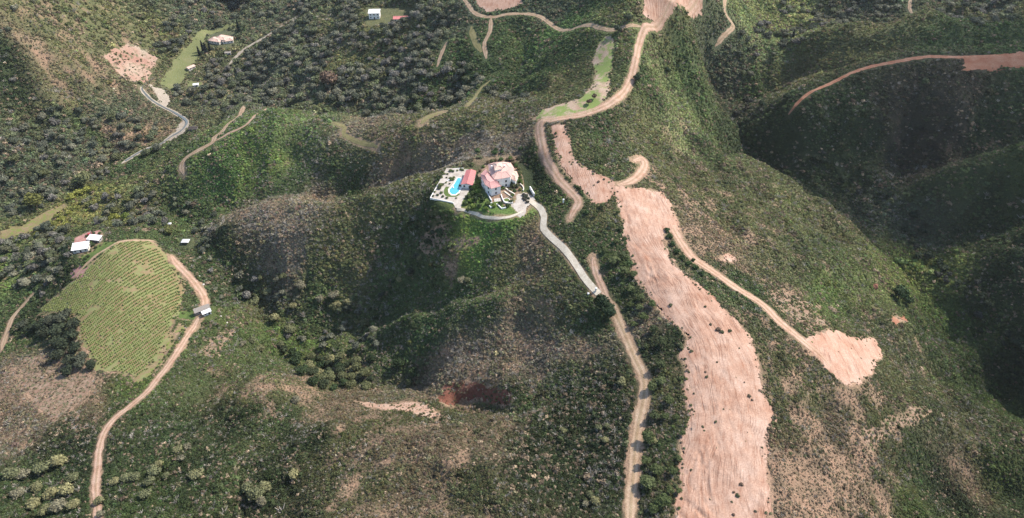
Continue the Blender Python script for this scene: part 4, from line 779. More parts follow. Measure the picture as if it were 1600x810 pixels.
size = .9 * ss * np.where(dead, 1.35, 1) * vv[:, 5] * np.exp(RNG.normal(0, .30, len(sx))) * (1 - .3 * er) * (.78 + .3 * sstep(-.5, .6, fbm(sx / 13, sy / 13, 2))); big = (RNG.random(len(sx)) < .02) & ~dead & (sy < 620); size = np.where(big, size * RNG.uniform(1.4, 2.1, len(sx)), size); size = np.minimum(size, cd * .8 + .5)
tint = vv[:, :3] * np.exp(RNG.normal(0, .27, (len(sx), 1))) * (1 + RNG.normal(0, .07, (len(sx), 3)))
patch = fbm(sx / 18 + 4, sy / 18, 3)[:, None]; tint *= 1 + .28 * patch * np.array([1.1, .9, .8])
brn = (RNG.random(len(sx)) < .06 + .18 * sstep(-.1, .8, fbm(sx / 30 + 70, sy / 30, 3)) + .8 * er)[:, None]; tint = np.where(brn, np.array([.20, .155, .11]) * np.exp(RNG.normal(0, .35, (len(sx), 1))), tint)
greener = (RNG.random(len(sx)) < .16)[:, None]; tint = np.where(greener, tint * .5 + np.array([.075, .10, .045]) * .5 * RNG.uniform(.6, 1.8, (len(sx), 1)), tint)
tint = np.where(big[:, None], tint * np.array([.8, .8, .8]), tint); tint = np.where(dead[:, None], np.array([.34, .31, .265]) * RNG.uniform(.6, 1.2, (len(sx), 1)), tint); tint = np.clip(tint, .012, .6)
vid = np.where(dead, RNG.integers(5, 7, len(sx)), RNG.integers(0, 5, len(sx)))
sz = hgt(sx, sy); scl = np.column_stack([size, size * RNG.uniform(.8, 1.2, len(sx)), size * RNG.uniform(.7, 1.15, len(sx))])
P3 = np.column_stack([sx, sy, sz + .02])
coll = proto_coll('shrub_shape', SHRUBS)
scatter('scrub', coll, P3[~dead], scl[~dead], vid[~dead], tint[~dead], 'low green and olive scrub covering the hills')
scatter('dead_scrub', coll, P3[dead], scl[dead], vid[dead], tint[dead], 'pale dead stems of burnt scrub on the slopes')
print('scrub', len(sx), 'dead', int(dead.sum()))

# ------------------------------------------------------------------ vineyard rows
vp = AW['vineyard_soil'][0]; a_, b_ = Gp([(120, 500), (256, 402)])[:, :2]; dirv = (b_ - a_) / np.linalg.norm(b_ - a_); perp = np.array([-dirv[1], dirv[0]])
VW = ('vineyard part nearest the lower track', 'lower middle of the vineyard', 'upper middle of the vineyard', 'vineyard part below the farm and lawn')
cen = vp.mean(0); spacing = 2.8; nv = 0
MVINE = plain('vine leaves', (.15, .18, .06), .8, .4, .5, .1)
for k in range(-45, 46):
  if True:
    t = np.arange(-110, 110, 1.1); xy = cen + perp * k * spacing + dirv * t[:, None] + perp * (.25 * fbm(t / 12 + k, t * 0 + k))[:, None]
    ok = (sdf(xy[:, 0], xy[:, 1], vp) < -2.2) & (fbm(xy[:, 0] / 9, xy[:, 1] / 9, 2) > -.78); xy = xy[ok]
    runs = [] if len(xy) == 0 else np.split(xy, np.where(np.linalg.norm(np.diff(xy, axis=0), axis=1) > 4)[0] + 1)
  for xy in [q_ for q_ in runs if len(q_) > 4]:
    zz = hgt(xy[:, 0], xy[:, 1]); V = []; F = []; r = np.random.default_rng(k + 100)
    ico = [(0, 0, 1.2), (.8, 0, .55), (.3, .62, .6), (-.7, .45, .5), (-.65, -.45, .6), (.3, -.62, .5), (.6, .5, .15), (-.5, .5, .1), (-.5, -.55, .1), (.6, -.5, .12)]
    tri = [(0, 1, 2), (0, 2, 3), (0, 3, 4), (0, 4, 5), (0, 5, 1), (1, 6, 2), (2, 7, 3), (3, 8, 4), (4, 8, 5), (5, 9, 1), (2, 6, 7), (3, 7, 8), (5, 8, 9), (1, 9, 6)]
    for (x, y), z in zip(xy, zz):
        if r.random() < .06: continue
        b0 = len(V); s = r.uniform(.6, .95)
        for v in ico: V.append((x + (v[0] + r.uniform(-.2, .2)) * s, y + (v[1] + r.uniform(-.2, .2)) * s, z + .1 + v[2] * s * 1.15))
        F += [(b0 + i, b0 + j, b0 + l) for i, j, l in tri]
    mesh_obj('vine_row', V, F, MVINE, label='row of leafy vines in the ' + VW[min(3, (k + 45) * 4 // 91)], cat='vine row', group='vine rows in the ' + VW[min(3, (k + 45) * 4 // 91)], loc=(xy[0][0], xy[0][1], zz[0])); nv += 1
print('vine rows', nv)

# ------------------------------------------------------------------ buildings
def ccw(p):
    a = sum(p[i][0] * p[(i + 1) % len(p)][1] - p[(i + 1) % len(p)][0] * p[i][1] for i in range(len(p))); return p if a > 0 else p[::-1]
def prism(name, poly, z0, z1, mat, parent=None, **kw):
    poly = ccw([tuple(q_) for q_ in poly]); n_ = len(poly); V = [(x, y, z0) for x, y in poly] + [(x, y, z1) for x, y in poly]
    F = [(i, (i + 1) % n_, n_ + (i + 1) % n_, n_ + i) for i in range(n_)] + [tuple(range(n_, 2 * n_)), tuple(range(n_))[::-1]]
    return mesh_obj(name, V, F, mat, parent, **kw)
def off(poly, d):                                     # outward offset of a convex-ish polygon
    p = [np.array(q_[:2], float) for q_ in ccw([tuple(q_) for q_ in poly])]; o = []; n_ = len(p)
    for i in range(n_):
        e1 = p[i] - p[i - 1]; e2 = p[(i + 1) % n_] - p[i]; n1 = np.array([e1[1], -e1[0]]) / np.linalg.norm(e1); n2 = np.array([e2[1], -e2[0]]) / np.linalg.norm(e2)
        m_ = n1 + n2; m_ /= np.linalg.norm(m_); o.append(tuple(p[i] + m_ * d / max(.45, m_ @ n1)))
    return o
def hip(name, poly, z0, h, mat, parent, inset=.5):
    p = off(poly, .45); n_ = len(p); c = np.mean(p, 0); top = [tuple(np.array(q_) * (1 - inset) + c * inset) for q_ in p]
    V = [(x, y, z0) for x, y in p] + [(x, y, z0 + .22) for x, y in p] + [(x, y, z0 + .22 + h) for x, y in top]
    F = [(i, (i + 1) % n_, n_ + (i + 1) % n_, n_ + i) for i in range(n_)] + [(n_ + i, n_ + (i + 1) % n_, 2 * n_ + (i + 1) % n_, 2 * n_ + i) for i in range(n_)] + [tuple(range(2 * n_, 3 * n_)), tuple(range(n_))[::-1]]
    r = mesh_obj(name, V, F, mat, parent)
    # ridge and hip rolls and tile courses as raised ribs, all one sub-part
    RV, RF = [], []
    def rib(a, b, w=.14):
        a = np.array(a); b = np.array(b); d = b - a; s = np.cross(d, (0, 0, 1)); s = s / (np.linalg.norm(s) + 1e-9) * w; u = np.array((0, 0, w * 1.1)); k = len(RV)
        RV.extend([a - s, a + s, a + u, b - s, b + s, b + u]); RF.extend([(k, k + 2, k + 5, k + 3), (k + 2, k + 1, k + 4, k + 5), (k, k + 1, k + 2), (k + 3, k + 5, k + 4)])
    for i in range(n_):
        a = np.array(V[n_ + i]); b = np.array(V[n_ + (i + 1) % n_]); c2 = np.array(V[2 * n_ + (i + 1) % n_]); d2_ = np.array(V[2 * n_ + i]); rib(a, d2_, .18); rib(d2_, c2, .16)
        m_ = max(2, int(np.linalg.norm(b - a) / .75))
        for q_ in range(1, m_): rib(a + (b - a) * q_ / m_, d2_ + (c2 - d2_) * q_ / m_, .09)
    mesh_obj('tile_ribs', RV, RF, mat, r); return r
def gable(name, quad, z0, h, mat, parent, over=.4, mono=False):
    p = [np.array(q_) for q_ in off(quad, over)]; e = [np.linalg.norm(p[(i + 1) % 4] - p[i]) for i in range(4)]
    if e[0] < e[1]: p = p[1:] + p[:1]
    z = lambda q_, zz: (q_[0], q_[1], zz); T = .14
    if mono: top = [z(p[0], z0), z(p[1], z0), z(p[2], z0 + h), z(p[3], z0 + h)]; V = top + [(x, y, zz - T) for x, y, zz in top]; F = [(0, 1, 2, 3), (7, 6, 5, 4), (0, 4, 5, 1), (1, 5, 6, 2), (2, 6, 7, 3), (3, 7, 4, 0)]
    else:
        r0 = (p[0] + p[3]) / 2; r1 = (p[1] + p[2]) / 2; top = [z(p[0], z0), z(p[1], z0), z(p[2], z0), z(p[3], z0), z(r0, z0 + h), z(r1, z0 + h)]; V = top + [(x, y, zz - T) for x, y, zz in top]
        F = [(0, 1, 5, 4), (2, 3, 4, 5), (7, 6, 10, 11), (9, 8, 11, 10), (0, 6, 7, 1), (2, 8, 9, 3), (1, 7, 11, 5), (5, 11, 8, 2), (3, 9, 10, 4), (4, 10, 6, 0)]
    r = mesh_obj(name, V, F, mat, parent); RV, RF = [], []
    def rib(a, b, w=.07):
        a = np.array(a); b = np.array(b); s = np.cross(b - a, (0, 0, 1)); s = s / (np.linalg.norm(s) + 1e-9) * w; u = np.array((0, 0, w * 1.1)); k = len(RV)
        RV.extend([a - s, a + s, a + u, b - s, b + s, b + u]); RF.extend([(k, k + 2, k + 5, k + 3), (k + 2, k + 1, k + 4, k + 5), (k, k + 1, k + 2), (k + 3, k + 5, k + 4)])
    V = [np.array(v) for v in V]; m_ = max(3, int(max(e) / .7))
    for q_ in range(m_ + 1):
        f = q_ / m_
        if mono: rib(V[0] + (V[1] - V[0]) * f, V[3] + (V[2] - V[3]) * f)
        else: rib(V[0] + (V[1] - V[0]) * f, V[4] + (V[5] - V[4]) * f); rib(V[3] + (V[2] - V[3]) * f, V[4] + (V[5] - V[4]) * f)
    if not mono: rib(V[4], V[5], .16)
    mesh_obj('roof_ribs', RV, RF, mat, r); return r
def box_on(name, o, t, nrm, w, h, z, d, mat, parent, ins=0):   # box on a wall: centre o (xy), along t, outward nrm
    o = np.array(o[:2]); a = o - t * w / 2 - nrm * .1; b = o + t * w / 2 - nrm * .1; return prism(name, [a, b, b + nrm * (d + .1), a + nrm * (d + .1)], z, z + h, mat, parent)
def windows(poly, parent, z0, storeys, every=3.2, w=1.1, h=1.35, floor=3.0, door=None, skip=()):
    p = [np.array(q_[:2]) for q_ in ccw([tuple(q_[:2]) for q_ in poly])]
    for i in range(len(p)):
        a, b = p[i], p[(i + 1) % len(p)]; L = np.linalg.norm(b - a)
        if L < 2.6 or i in skip: continue
        t = (b - a) / L; nr = np.array([t[1], -t[0]]); k = max(1, int(L / every))
        for s in range(storeys):
            for j in range(k):
                c = a + t * L * (j + .5) / k; isd = door == i and s == 0 and j == k // 2
                f = box_on('door' if isd else 'window', c, t, nr, w + .3, 2.2 if isd else h + .3, z0 + s * floor + (.02 if isd else .85), .06, MFRAME, parent)
                box_on('panel' if isd else 'pane', c, t, nr, w, 2.0 if isd else h, z0 + s * floor + (.1 if isd else 1.0), .09, MDARK if isd else MGLASS, f)
                if not isd: box_on('sill', c, t, nr, w + .5, .1, z0 + s * floor + .78, .2, MSTONE, f)
def Z3(l, z): return [P(735 + a / 9, 240 + b / 9, z)[:2] for a, b in l]
def Z6(l, z): return [P(660 + a / 6.23, 230 + b / 6.23, z)[:2] for a, b in l]

# villa
villa = empty('villa', tuple(P(775, 290, VZ)), 'large white villa with faded pink tiled roofs on the spur', 'villa')
vi = Matrix.Translation(villa.location).inverted()
def adopt(root):                                      # children were built in world space
    for c in root.children: c.matrix_parent_inverse = Matrix.Translation(root.location).inverted()
w1 = Z3([(150,300), (215,235), (300,330), (425,460), (292,492), (215,440)], VZ + 5.8)
prism('wall', w1, VZ - 1.5, VZ + 5.8, MW, villa); windows(w1, villa, VZ, 2, 3.4)
hip('roof', w1, VZ + 5.8, 1.2, MTILE_M, villa, .55)
w2 = Z3([(258,160), (330,138), (470,128), (560,142), (610,220), (560,330), (440,352), (340,362), (275,270)], VZ + 7.2)
prism('wall', w2, VZ - 1, VZ + 7.2, MW, villa); windows(w2, villa, VZ, 2, 3.6)
hip('roof', w2, VZ + 7.2, 1.7, MTILE_P, villa, .45)
w3 = Z3([(330,150), (430,140), (445,215), (350,235)], VZ + 10.2)
prism('wall', w3, VZ + 7, VZ + 10.2, MW, villa); hip('roof', w3, VZ + 10.2, .9, MTILE_O, villa, .7); windows(w3, villa, VZ + 7.4, 1, 2.6, .8, .9)
w4 = Z3([(570,250), (640,262), (668,322), (632,385), (560,345)], VZ + 4.6)
prism('wall', w4, VZ - 1, VZ + 4.6, MW, villa); windows(w4, villa, VZ, 1, 3.2); hip('roof', w4, VZ + 4.6, 1.1, MTILE_O, villa, .6)
w5 = Z3([(395,375), (515,352), (520,385), (430,420)], VZ + 3.4)
prism('porch_roof', off(w5, .2), VZ + 3.2, VZ + 3.45, MTILE_R, villa)
for q_ in w5: prism('column', [q_ + np.array(d) for d in ((-.2, -.2), (.2, -.2), (.2, .2), (-.2, .2))], VZ - .2, VZ + 3.2, MW, villa)
for a, b in ((300, 200), (480, 190)):
    c = P(735 + a / 9, 240 + b / 9, VZ + 9); prism('chimney', [c[:2] + np.array(d) for d in ((-.5, -.4), (.5, -.4), (.5, .4), (-.5, .4))], VZ + 7.5, VZ + 10.4, MW, villa)
adopt(villa)
def wall(name, pts2, z0, z1, w, mat, label, cat='wall', z=None, group=None):
    p = np.array(pts2); t = np.gradient(p, axis=0); t /= np.linalg.norm(t, axis=1)[:, None]; nr = np.stack([-t[:, 1], t[:, 0]], -1) * w / 2
    V = []; F = []
    for q_, n_ in zip(p, nr):
        g = float(hgt(*q_)) if z is None else z
        V += [(*(q_ - n_), g + z0), (*(q_ + n_), g + z0), (*(q_ + n_), g + z1), (*(q_ - n_), g + z1)]
    for i in range(len(p) - 1):
        a = i * 4; F += [(a + j, a + (j + 1) % 4, a + 4 + (j + 1) % 4, a + 4 + j) for j in range(4)]
    F += [(0, 3, 2, 1), (len(V) - 4, len(V) - 3, len(V) - 2, len(V) - 1)]
    return mesh_obj(name, V, F, mat, label=label, cat=cat, group=group, loc=V[0])
wall('garden_wall', Z3([(310,700), (250,722), (285,768), (345,745), (372,722), (400,745), (440,785), (500,770)], VZ), -2.5, .9, .5, MW, 'white zigzag retaining wall below the front of the villa')
wall('garden_wall', Z3([(432,590), (448,640), (478,700), (530,714), (600,702)], VZ), -1.5, 1.0, .5, MW, 'curved white wall around the round planter')
wall('garden_wall', Z3([(838,505), (868,560), (898,612)], VZ), -1.0, 2.2, .6, MW, 'straight white wall standing alone above the forecourt')
wall('garden_wall', Z3([(496,500), (560,545), (625,585)], VZ), -.5, .9, .6, MCREAM, 'cream terrace wall crossing the villa garden')
wall('garden_wall', Z3([(480,545), (540,590), (590,620)], VZ), -.5, .7, .6, MCREAM, 'lower cream terrace wall beside the round planter')
wall('garden_wall', Z3([(150,290), (132,340), (165,430), (215,520), (255,600), (300,680)], VZ), -2.5, 1.1, .5, MW, 'long curved white parapet along the left side of the villa')
wall('garden_wall', Z3([(700,440), (735,470), (750,505), (740,530)], VZ), -1, 1.0, .5, MCREAM, 'short curved cream wall above the forecourt')
st = empty('front_steps', tuple(P(779, 314, VZ)), 'grey stone steps at the foot of the villa front wall', 'steps')
s0 = np.array(Z3([(330,650)], VZ)[0]); s1 = np.array(Z3([(420,640)], VZ)[0]); tt = s1 - s0; tt = tt / np.linalg.norm(tt); nn = np.array([tt[1], -tt[0]])
for k in range(6): prism('step', [s0 + nn * k * .55, s1 + nn * k * .55, s1 + nn * (k + 1) * .55, s0 + nn * (k + 1) * .55], VZ - 2, VZ + .6 - k * .17, MSTONE, st)
adopt(st)
tag(prism('courtyard', Z3([(100,300), (150,200), (260,120), (560,115), (700,250), (740,330), (760,480), (700,560), (620,640), (600,715), (470,735), (410,640), (300,700), (205,520)], VZ), VZ - .4, VZ + .06, MAT['scrubby']), 'planted ground around the villa', kind='structure')
pl = empty('planter', tuple(P(735 + 508 / 9, 240 + 668 / 9, VZ)), 'round white walled planter in front of the villa', 'planter')
c = np.array(Z3([(508,668)], VZ)[0]); ring = [c + np.array([math.cos(k * math.pi / 10), math.sin(k * math.pi / 10)]) * 2.1 for k in range(20)]
prism('rim', ring, VZ - .3, VZ + .75, MW, pl); prism('soil', [c + (q_ - c) * .82 for q_ in ring], VZ, VZ + .78, MAT['lawn'], pl); adopt(pl)
r_ = random.Random(4)
def shrub(px, py, z, rad, col, label, group, vs=1):
    p = P(px, py, z); e = tree('garden_shrub', 'bush', p[0], p[1], rad, col, label, 'shrub', group, vs, part='foliage'); e.location.z = z; return e
for a, b, r in ((560,400,3.2),(610,430,3),(650,400,2.6),(600,470,2.6),(660,470,2.2),(540,450,2.2),(700,400,2.2),(470,440,1.8),(455,500,1.8),(560,520,1.6),(620,540,1.8),(590,600,1.6),(700,520,1.6),(640,350,1.8),(690,350,2),(720,430,1.6)):
    shrub(735 + a / 9, 240 + b / 9, VZ, r, r_.choice([(.10,.14,.04), (.13,.15,.045), (.06,.09,.035), (.09,.10,.05)]), 'green garden shrub between the villa wings and the forecourt', 'shrubs in the villa garden')
for a, b, r in ((750,590,1.5),(775,620,1.6),(770,660,1.5),(800,690,1.5),(815,640,1.4),(790,600,1.3),(745,640,1.2)):
    shrub(735 + a / 9, 240 + b / 9, VZ, r, r_.choice([(.07,.065,.05), (.05,.06,.04)]), 'dark shrub in the island of the villa forecourt', 'shrubs in the forecourt island', .9)
for a, b, r in ((300,120,1.8),(250,140,2),(350,105,1.6),(520,100,1.8),(560,90,2.2),(600,150,2),(640,190,2),(680,230,1.8),(700,290,2.2),(650,160,2),(430,95,2),(590,110,2),(180,200,1.6),(135,250,1.5)):
    shrub(735 + a / 9, 240 + b / 9, VZ, r, r_.choice([(.08,.12,.035), (.12,.13,.06), (.13,.10,.06), (.06,.10,.035)]), 'garden shrub behind the villa roofs', 'shrubs behind the villa')
for a, b, r in ((480,400,3),(520,420,2.8),(545,470,2.8),(500,470,2.6),(450,500,2.4),(560,520,2.6),(470,540,2.4),(520,540,2.4),(590,560,2.2),(420,560,2.2),(640,600,2.2),(700,620,2.2),(560,370,2.6),(760,600,2),(830,620,2),(860,580,1.8),(560,610,1.8),(620,640,1.8),(440,610,1.7),(500,600,1.8)):
    p = P(660 + a / 6.23, 230 + b / 6.23, VZ - 3); tree('garden_shrub', 'bush', p[0], p[1], r, r_.choice([(.05,.075,.03), (.07,.10,.035), (.12,.17,.04), (.045,.065,.03)]), 'green shrub on the bank between pool terrace and villa', 'shrub', 'shrubs on the bank below the villa', 1, part='foliage')

# pool terrace
terr = Z6([(235,205), (400,215), (525,228), (490,365), (440,450), (388,530), (372,600), (322,592), (300,550), (78,500)], TZ)
tag(prism('terrace', terr, TZ - 3.5, TZ + .1, MAT['paving']), 'pale paved pool terrace beside the villa', kind='structure')
wall('terrace_wall', Z6([(300,548), (78,500), (235,203), (400,213)], TZ), -2, .75, .4, MW, 'low white wall round the outer sides of the pool terrace')
pool = empty('swimming_pool', tuple(P(712, 293, TZ)), 'blue keyhole-shaped swimming pool on the pale terrace', 'swimming pool')
pp = [np.array(q_) for q_ in Z6([(345,302), (376,306), (366,350), (357,388), (366,412), (352,440), (322,462), (288,462), (266,440), (264,415), (288,392), (312,360), (330,328)], TZ)]
prism('coping', off(pp, .7), TZ, TZ + .16, MW, pool); prism('water', pp, TZ + .02, TZ + .20, MPOOL, pool); adopt(pool)
lawn = Z6([(228,388), (212,415), (208,450), (225,478), (270,488), (330,486), (362,466), (358,452), (325,476), (285,476), (254,452), (248,412), (262,388)], TZ)
tag(prism('lawn', lawn, TZ + .02, TZ + .14, MAT['lawn']), 'crescent of lawn around the round end of the pool', kind='structure')
ph = empty('pool_house', tuple(P(732, 277, TZ)), 'pool house with a bright rose-red tiled roof', 'pool house')
hq = Z6([(430,222), (518,228), (485,362), (380,354)], TZ + 3.6)
prism('wall', hq, TZ, TZ + 3.0, MW, ph); windows(hq, ph, TZ, 1, 2.8, door=0); gable('roof', hq, TZ + 3.0, 1.1, MTILE_R, ph, .35); adopt(ph)
for a, b, r in ((275,235,1.5),(300,240,1.3),(290,320,1.7),(270,310,1.4),(305,300,1.3),(175,380,2.2),(165,405,1.8),(195,370,1.5),(215,265,1.1),(190,300,1.0),(245,265,1.0),(150,345,.9),(340,232,1.0),(365,380,1.0),(235,300,.9),(120,440,1.1),(105,480,1.1),(150,470,1.2),(185,450,1.3),(230,350,.9),(375,222,1.3),(395,228,1.1),(200,485,1.2),(240,500,1.2),(330,500,.8),(265,360,.8)):
    shrub(660 + a / 6.23, 230 + b / 6.23, TZ + .1, r, r_.choice([(.10,.13,.05), (.14,.16,.06), (.07,.09,.045)]), 'clipped shrub in a bed on the pale pool terrace', 'shrubs on the pool terrace', .8)
for a, b in ((300,395),(250,330),(385,400)):
    p = P(660 + a / 6.23, 230 + b / 6.23, TZ); u = empty('sun_lounger', (p[0], p[1], TZ + .1), 'white sun lounger beside the swimming pool', 'sun lounger', 'sun loungers by the pool', r_.uniform(0, 3))
    for nm, x0, x1, y0, y1, z0, z1 in (('frame', -1, 1, -.35, .35, .22, .3), ('mattress', -.95, .35, -.32, .32, .3, .4), ('backrest', .35, .95, -.32, .32, .35, .7)): prism(nm, [(x0, y0), (x1, y0), (x1, y1), (x0, y1)], z0, z1, MW, u)
    for x0 in (-.85, .85):
        for y0 in (-.28, .28): prism('leg', [(x0 - .04, y0 - .04), (x0 + .04, y0 - .04), (x0 + .04, y0 + .04), (x0 - .04, y0 + .04)], 0, .22, MW, u)

# other buildings
def rect(px, py, z, w, d, rz):
    c = P(px, py, z)[:2]; u = np.array([math.cos(rz), math.sin(rz)]); v = np.array([-u[1], u[0]]); return [c - u * w / 2 - v * d / 2, c + u * w / 2 - v * d / 2, c + u * w / 2 + v * d / 2, c - u * w / 2 + v * d / 2]
def house(name, px, py, z, w, d, rz, h, rh, wmat, rmat, label, cat='house', mono=False, every=3, door=0):
    e = empty(name, tuple(P(px, py, z)), label, cat); q_ = rect(px, py, z, w, d, rz); prism('wall', q_, z - 1.5, z + h, wmat, e); windows(q_, e, z, 1 if h < 4.5 else 2, every, door=door)
    gable('roof', q_, z + h + .1, rh, rmat, e, .5, mono); return e
FZ = -72.0
e = house('farmhouse', 128.5, 390, FZ, 10, 6.5, .25, 2.9, .9, MCREAM, MSHEET, 'small farmhouse with a flat white sheet roof below the terracotta terrace', mono=True); adopt(e)
e = house('outbuilding', 150, 376, FZ, 8.5, 4.2, -.15, 2.6, .6, MGREY, MSHEET, 'narrow outbuilding with a white sheet roof at the lawn edge', 'outbuilding', mono=True); adopt(e)
def car(px, py, z, rz, mat, label):
    p = P(px, py, z); e = empty('parked_car', (p[0], p[1], z + .06), label, 'car', rz=rz)
    sec = [(-2.1, .35, .85), (-2.05, .35, .95), (-1.2, .3, 1.0), (1.0, .3, 1.0), (2.0, .35, .85), (2.1, .4, .7)]
    V = []; F = []
    for x, z0, z1 in sec: V += [(x, -.85, z0), (x, .85, z0), (x, .82, z1), (x, -.82, z1)]
    for i in range(len(sec) - 1): a = i * 4; F += [(a + j, a + 4 + j, a + 4 + (j + 1) % 4, a + (j + 1) % 4) for j in range(4)]
    F += [(0, 1, 2, 3), (len(V) - 1, len(V) - 2, len(V) - 3, len(V) - 4)]; mesh_obj('body', V, F, mat, e)
    V = [(-1.7, -.8, .98), (1.0, -.8, .98), (1.0, .8, .98), (-1.7, .8, .98), (-1.2, -.65, 1.45), (.4, -.65, 1.45), (.4, .65, 1.45), (-1.2, .65, 1.45)]
    mesh_obj('windows', V, [(0, 1, 5, 4), (1, 2, 6, 5), (2, 3, 7, 6), (3, 0, 4, 7)], MGLASS, e); mesh_obj('roof', [(-1.25, -.68, 1.44), (.45, -.68, 1.44), (.45, .68, 1.44), (-1.25, .68, 1.44), (-1.15, -.6, 1.5), (.35, -.6, 1.5), (.35, .6, 1.5), (-1.15, .6, 1.5)], [(0, 1, 5, 4), (1, 2, 6, 5), (2, 3, 7, 6), (3, 0, 4, 7), (4, 5, 6, 7)], mat, e)
    for x in (-1.3, 1.3):
        for y in (-.8, .8):
            R_ = [(x + .33 * math.cos(k * math.pi / 6), .33 + .33 * math.sin(k * math.pi / 6)) for k in range(12)]; V = [(a, y - .1, b) for a, b in R_] + [(a, y + .1, b) for a, b in R_]
            mesh_obj('wheel', V, [(k, (k + 1) % 12, 12 + (k + 1) % 12, 12 + k) for k in range(12)] + [tuple(range(12)), tuple(range(12, 24))[::-1]], MTYRE, e)
    return e
car(141, 367.5, FZ, .6, MCARR, 'red car parked at the upper end of the farm terrace')
for px, py, r in ((147, 366, 1.6), (156, 366, 1.6), (142, 382, 2.2), (146, 384, 1.8), (150, 388, 1.5), (134, 405, 1.8), (138, 402, 1.6), (133, 410, 1.6), (128, 414, 1.6), (136, 370, 1.5)):
    p = P(px, py, FZ); tree('garden_shrub', 'bush', p[0], p[1], r, r_.choice([(.05,.07,.03), (.06,.09,.035)]), 'dark shrub beside the farm terrace and lawn', 'shrub', 'shrubs round the farm terrace', 1, part='foliage')
# canopy and small tent right of the vineyard top
for px, py, w, lab in ((291, 380, 5.6, 'white peaked canopy tent in the clearing right of the vineyard'), (266, 353, 2.8, 'small white tent among the trees above the vineyard')):
    g = G(px, py)[0]; e = empty('canopy_tent', (g[0], g[1], g[2]), lab, 'tent'); h = w / 2
    V = [(-h, -h * .7, 2.1), (h, -h * .7, 2.1), (h, h * .7, 2.1), (-h, h * .7, 2.1), (-h * .15, 0, 3.2), (h * .3, 0, 3.0)]
    mesh_obj('cover', V, [(0, 1, 5, 4), (1, 2, 5), (2, 3, 4, 5), (3, 0, 4)], MSHEET, e)
    for x, y in ((-h, -h * .7), (h, -h * .7), (h, h * .7), (-h, h * .7)): prism('pole', [(x * .96 - .05, y * .96 - .05), (x * .96 + .05, y * .96 - .05), (x * .96 + .05, y * .96 + .05), (x * .96 - .05, y * .96 + .05)], -.5, 2.08, MGREY, e)
# shed with pergola
e = house('shed', 317, 487, -67, 8.5, 3.0, .55, 2.4, .5, MGREY, MGREY, 'long weathered grey shed beside the bend of the vineyard track', 'shed', mono=True); adopt(e)
e = house('caravan', 324, 491, -67, 4.6, 2.2, .6, 2.3, .15, MW, MSHEET, 'small white caravan-like hut against the grey shed', 'hut', mono=True, every=2); adopt(e)
# valley farmhouse and the far ones
HZ = -95.0
e = empty('valley_house', tuple(P(345, 62, HZ)), 'sprawling farmhouse with peach roofs beside the green meadow', 'house')
for px, py, w, d, rz, h in ((338, 62, 15, 10, -.35, 3.3), (348, 59, 14, 11, -.35, 4.2), (356, 62, 11, 9, .3, 3.0)):
    q_ = rect(px, py, HZ + h, w, d, rz); prism('wall', q_, HZ - 1.5, HZ + h, MCREAM, e); windows(q_, e, HZ, 1, 3.4); hip('roof', q_, HZ + h, 1.6, MTILE_O, e, .6)
adopt(e)
g = G(357, 85)[0]; e = house('outbuilding', 357, 85, float(g[2]), 6, 4, .2, 2.4, .5, MCREAM, MGREY, 'small grey-roofed outbuilding below the valley farmhouse', 'outbuilding'); adopt(e)
g = G(299, 108)[0]; e = house('outbuilding', 299, 108, float(g[2]), 8, 5, .9, 2.6, .8, MCREAM, MTILE_O, 'small peach-roofed building at the edge of the long meadow', 'outbuilding'); adopt(e)
g = G(307, 135)[0]; e = house('outbuilding', 307, 135, float(g[2]), 5, 3.4, .3, 2.4, .4, MW, MSHEET, 'tiny white hut on the small lower meadow', 'hut'); adopt(e)
g = G(303, 204)[0]; e = house('outbuilding', 303, 204, float(g[2]), 7, 4.5, 0, 2.6, .6, MGREY, MDARK, 'low dark-roofed barn beside the pale gravel bank', 'barn'); adopt(e)
e = house('white_house', 586, 27, -45, 11, 10, .05, 6.2, .3, MW, MSHEET, 'square white house standing alone in the upper wood'); adopt(e)
e = house('red_roof_house', 627, 32, -45, 15, 7, .05, 2.8, 1.3, MCREAM, MTILE_R, 'low red-roofed house right of the square white one'); adopt(e)
# white gate posts, marker, rocks
def post(px, py, h, label):
    g = G(px, py)[0]; e = empty('gate_post', tuple(g), label, 'post'); prism('pillar', [(-.4, -.4), (.4, -.4), (.4, .4), (-.4, .4)], -.5, h, MW, e); V = [(-.5, -.5, h), (.5, -.5, h), (.5, .5, h), (-.5, .5, h), (0, 0, h + .35)]; mesh_obj('cap', V, [(0, 1, 4), (1, 2, 4), (2, 3, 4), (3, 0, 4), (3, 2, 1, 0)], MW, e)
post(930.5, 456, 2.6, 'white gate post where the concrete driveway meets the dirt'); post(919, 461, 1.2, 'low white post at the driveway corner'); post(880, 318, 3.0, 'white post in the trees right of the villa')
def rock(px, py, s, mat, label, group=None, nm='rock', cat='rock', sq=.6):
    g = G(px, py)[0]; bm = bmesh.new(); bmesh.ops.create_icosphere(bm, subdivisions=2, radius=1); r = random.Random(int(px * 7 + py))
    for v in bm.verts: v.co = v.co * r.uniform(.7, 1.15); v.co.z *= sq
    bmesh.ops.scale(bm, vec=(s, s * r.uniform(.6, 1), s), verts=bm.verts); me = bpy.data.meshes.new(nm); bm.to_mesh(me); bm.free(); me.materials.append(mat); o = bpy.data.objects.new(nm, me); C.objects.link(o); o.location = (g[0], g[1], g[2] + s * .2); o.rotation_euler = (0, 0, r.uniform(0, 3)); tag(o, label, cat, group)
rock(1367, 449, 2.6, MROCK, 'rust-brown boulder on the right slope above the clearing')
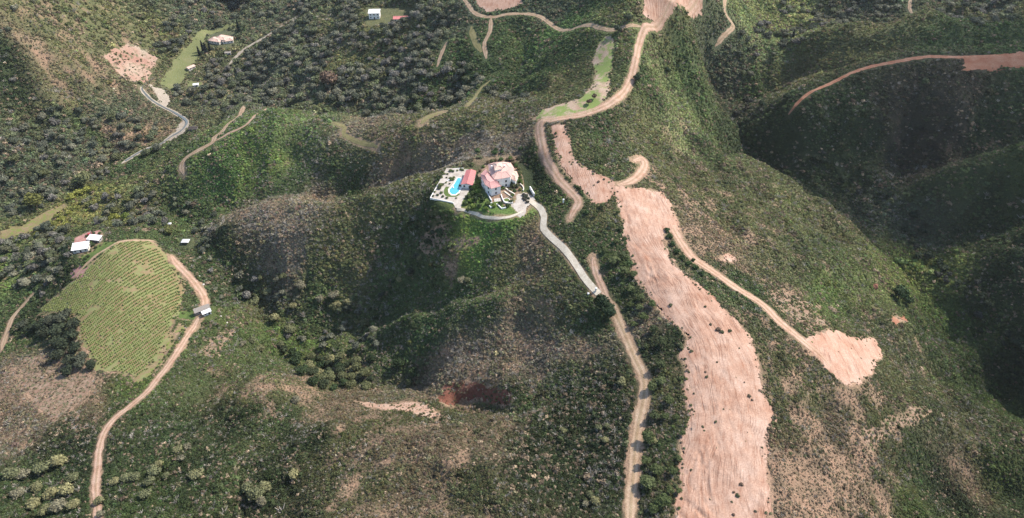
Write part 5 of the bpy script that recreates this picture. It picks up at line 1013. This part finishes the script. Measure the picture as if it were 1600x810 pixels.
for px, py, s in ((1330,545,.5),(1345,560,.6),(1352,540,.5),(1310,550,.5),(1140,640,.5),(1165,690,.6),(1120,700,.5),(1095,600,.5),(1150,590,.5),(1135,740,.5),(1110,780,.5)):
    rock(px, py, s, MAT['road'], 'small pale rock lying on the bare pink earth', 'rocks on the bare earth')
for px, py, s in ((322,438,1),(318,445,.8),(328,452,.9),(355,505,.8),(362,512,.7),(368,520,.7),(372,528,.6),(312,432,.8),(345,495,.7)):
    rock(px, py, s, MSTONE, 'pale boulder in the line right of the vineyard track', 'boulders right of the vineyard track')

# ------------------------------------------------------------------ clouds high over the right-hand hills, outside the view
m = bpy.data.materials.new('cloud vapour'); m.use_nodes = True; nt = m.node_tree; nt.nodes.remove(nt.nodes['Principled BSDF'])
pv = nt.nodes.new('ShaderNodeVolumePrincipled'); pv.inputs['Density'].default_value = .008; pv.inputs['Color'].default_value = (1, 1, 1, 1); pv.inputs['Anisotropy'].default_value = .6
nt.links.new(pv.outputs[0], nt.nodes['Material Output'].inputs['Volume'])
for i, (px, py, rx, ry, rz) in enumerate(((1460, 240, 150, 80, 55), (1700, 520, 90, 80, 40))):
    g = G(px, py)[0]; t_ = (620 - g[2]) / sd.z; ctr = Vector(g) + sd * t_
    bm = bmesh.new(); bmesh.ops.create_icosphere(bm, subdivisions=4, radius=1)
    for v in bm.verts:
        k = 1 + .22 * float(fbm(np.array([v.co.x * 1.6 + v.co.z + i * 7]), np.array([v.co.y * 1.6 + 3 + v.co.z]), 3)[0]); v.co = Vector((v.co.x * rx, v.co.y * ry, v.co.z * rz)) * k
    me = bpy.data.meshes.new('cloud'); bm.to_mesh(me); bm.free(); me.materials.append(m); o = bpy.data.objects.new('cloud', me); C.objects.link(o); o.location = ctr
    tag(o, 'soft cloud above the right-hand hills', kind='structure')
# ------------------------------------------------------------------ air
m = bpy.data.materials.new('hazy air'); m.use_nodes = True; nt = m.node_tree; nt.nodes.remove(nt.nodes['Principled BSDF'])
pv = nt.nodes.new('ShaderNodeVolumePrincipled'); pv.inputs['Density'].default_value = .00003; pv.inputs['Color'].default_value = (.93, .96, 1, 1); pv.inputs['Anisotropy'].default_value = .2
nt.links.new(pv.outputs[0], nt.nodes['Material Output'].inputs['Volume'])
mesh_obj('haze', [(x, y, z) for z in (-175, 262) for x, y in ((-2300, -400), (2300, -400), (2300, 2400), (-2300, 2400))], [(0, 3, 2, 1), (4, 5, 6, 7), (0, 1, 5, 4), (1, 2, 6, 5), (2, 3, 7, 6), (3, 0, 4, 7)], m, label='thin haze filling the valleys', kind='stuff')
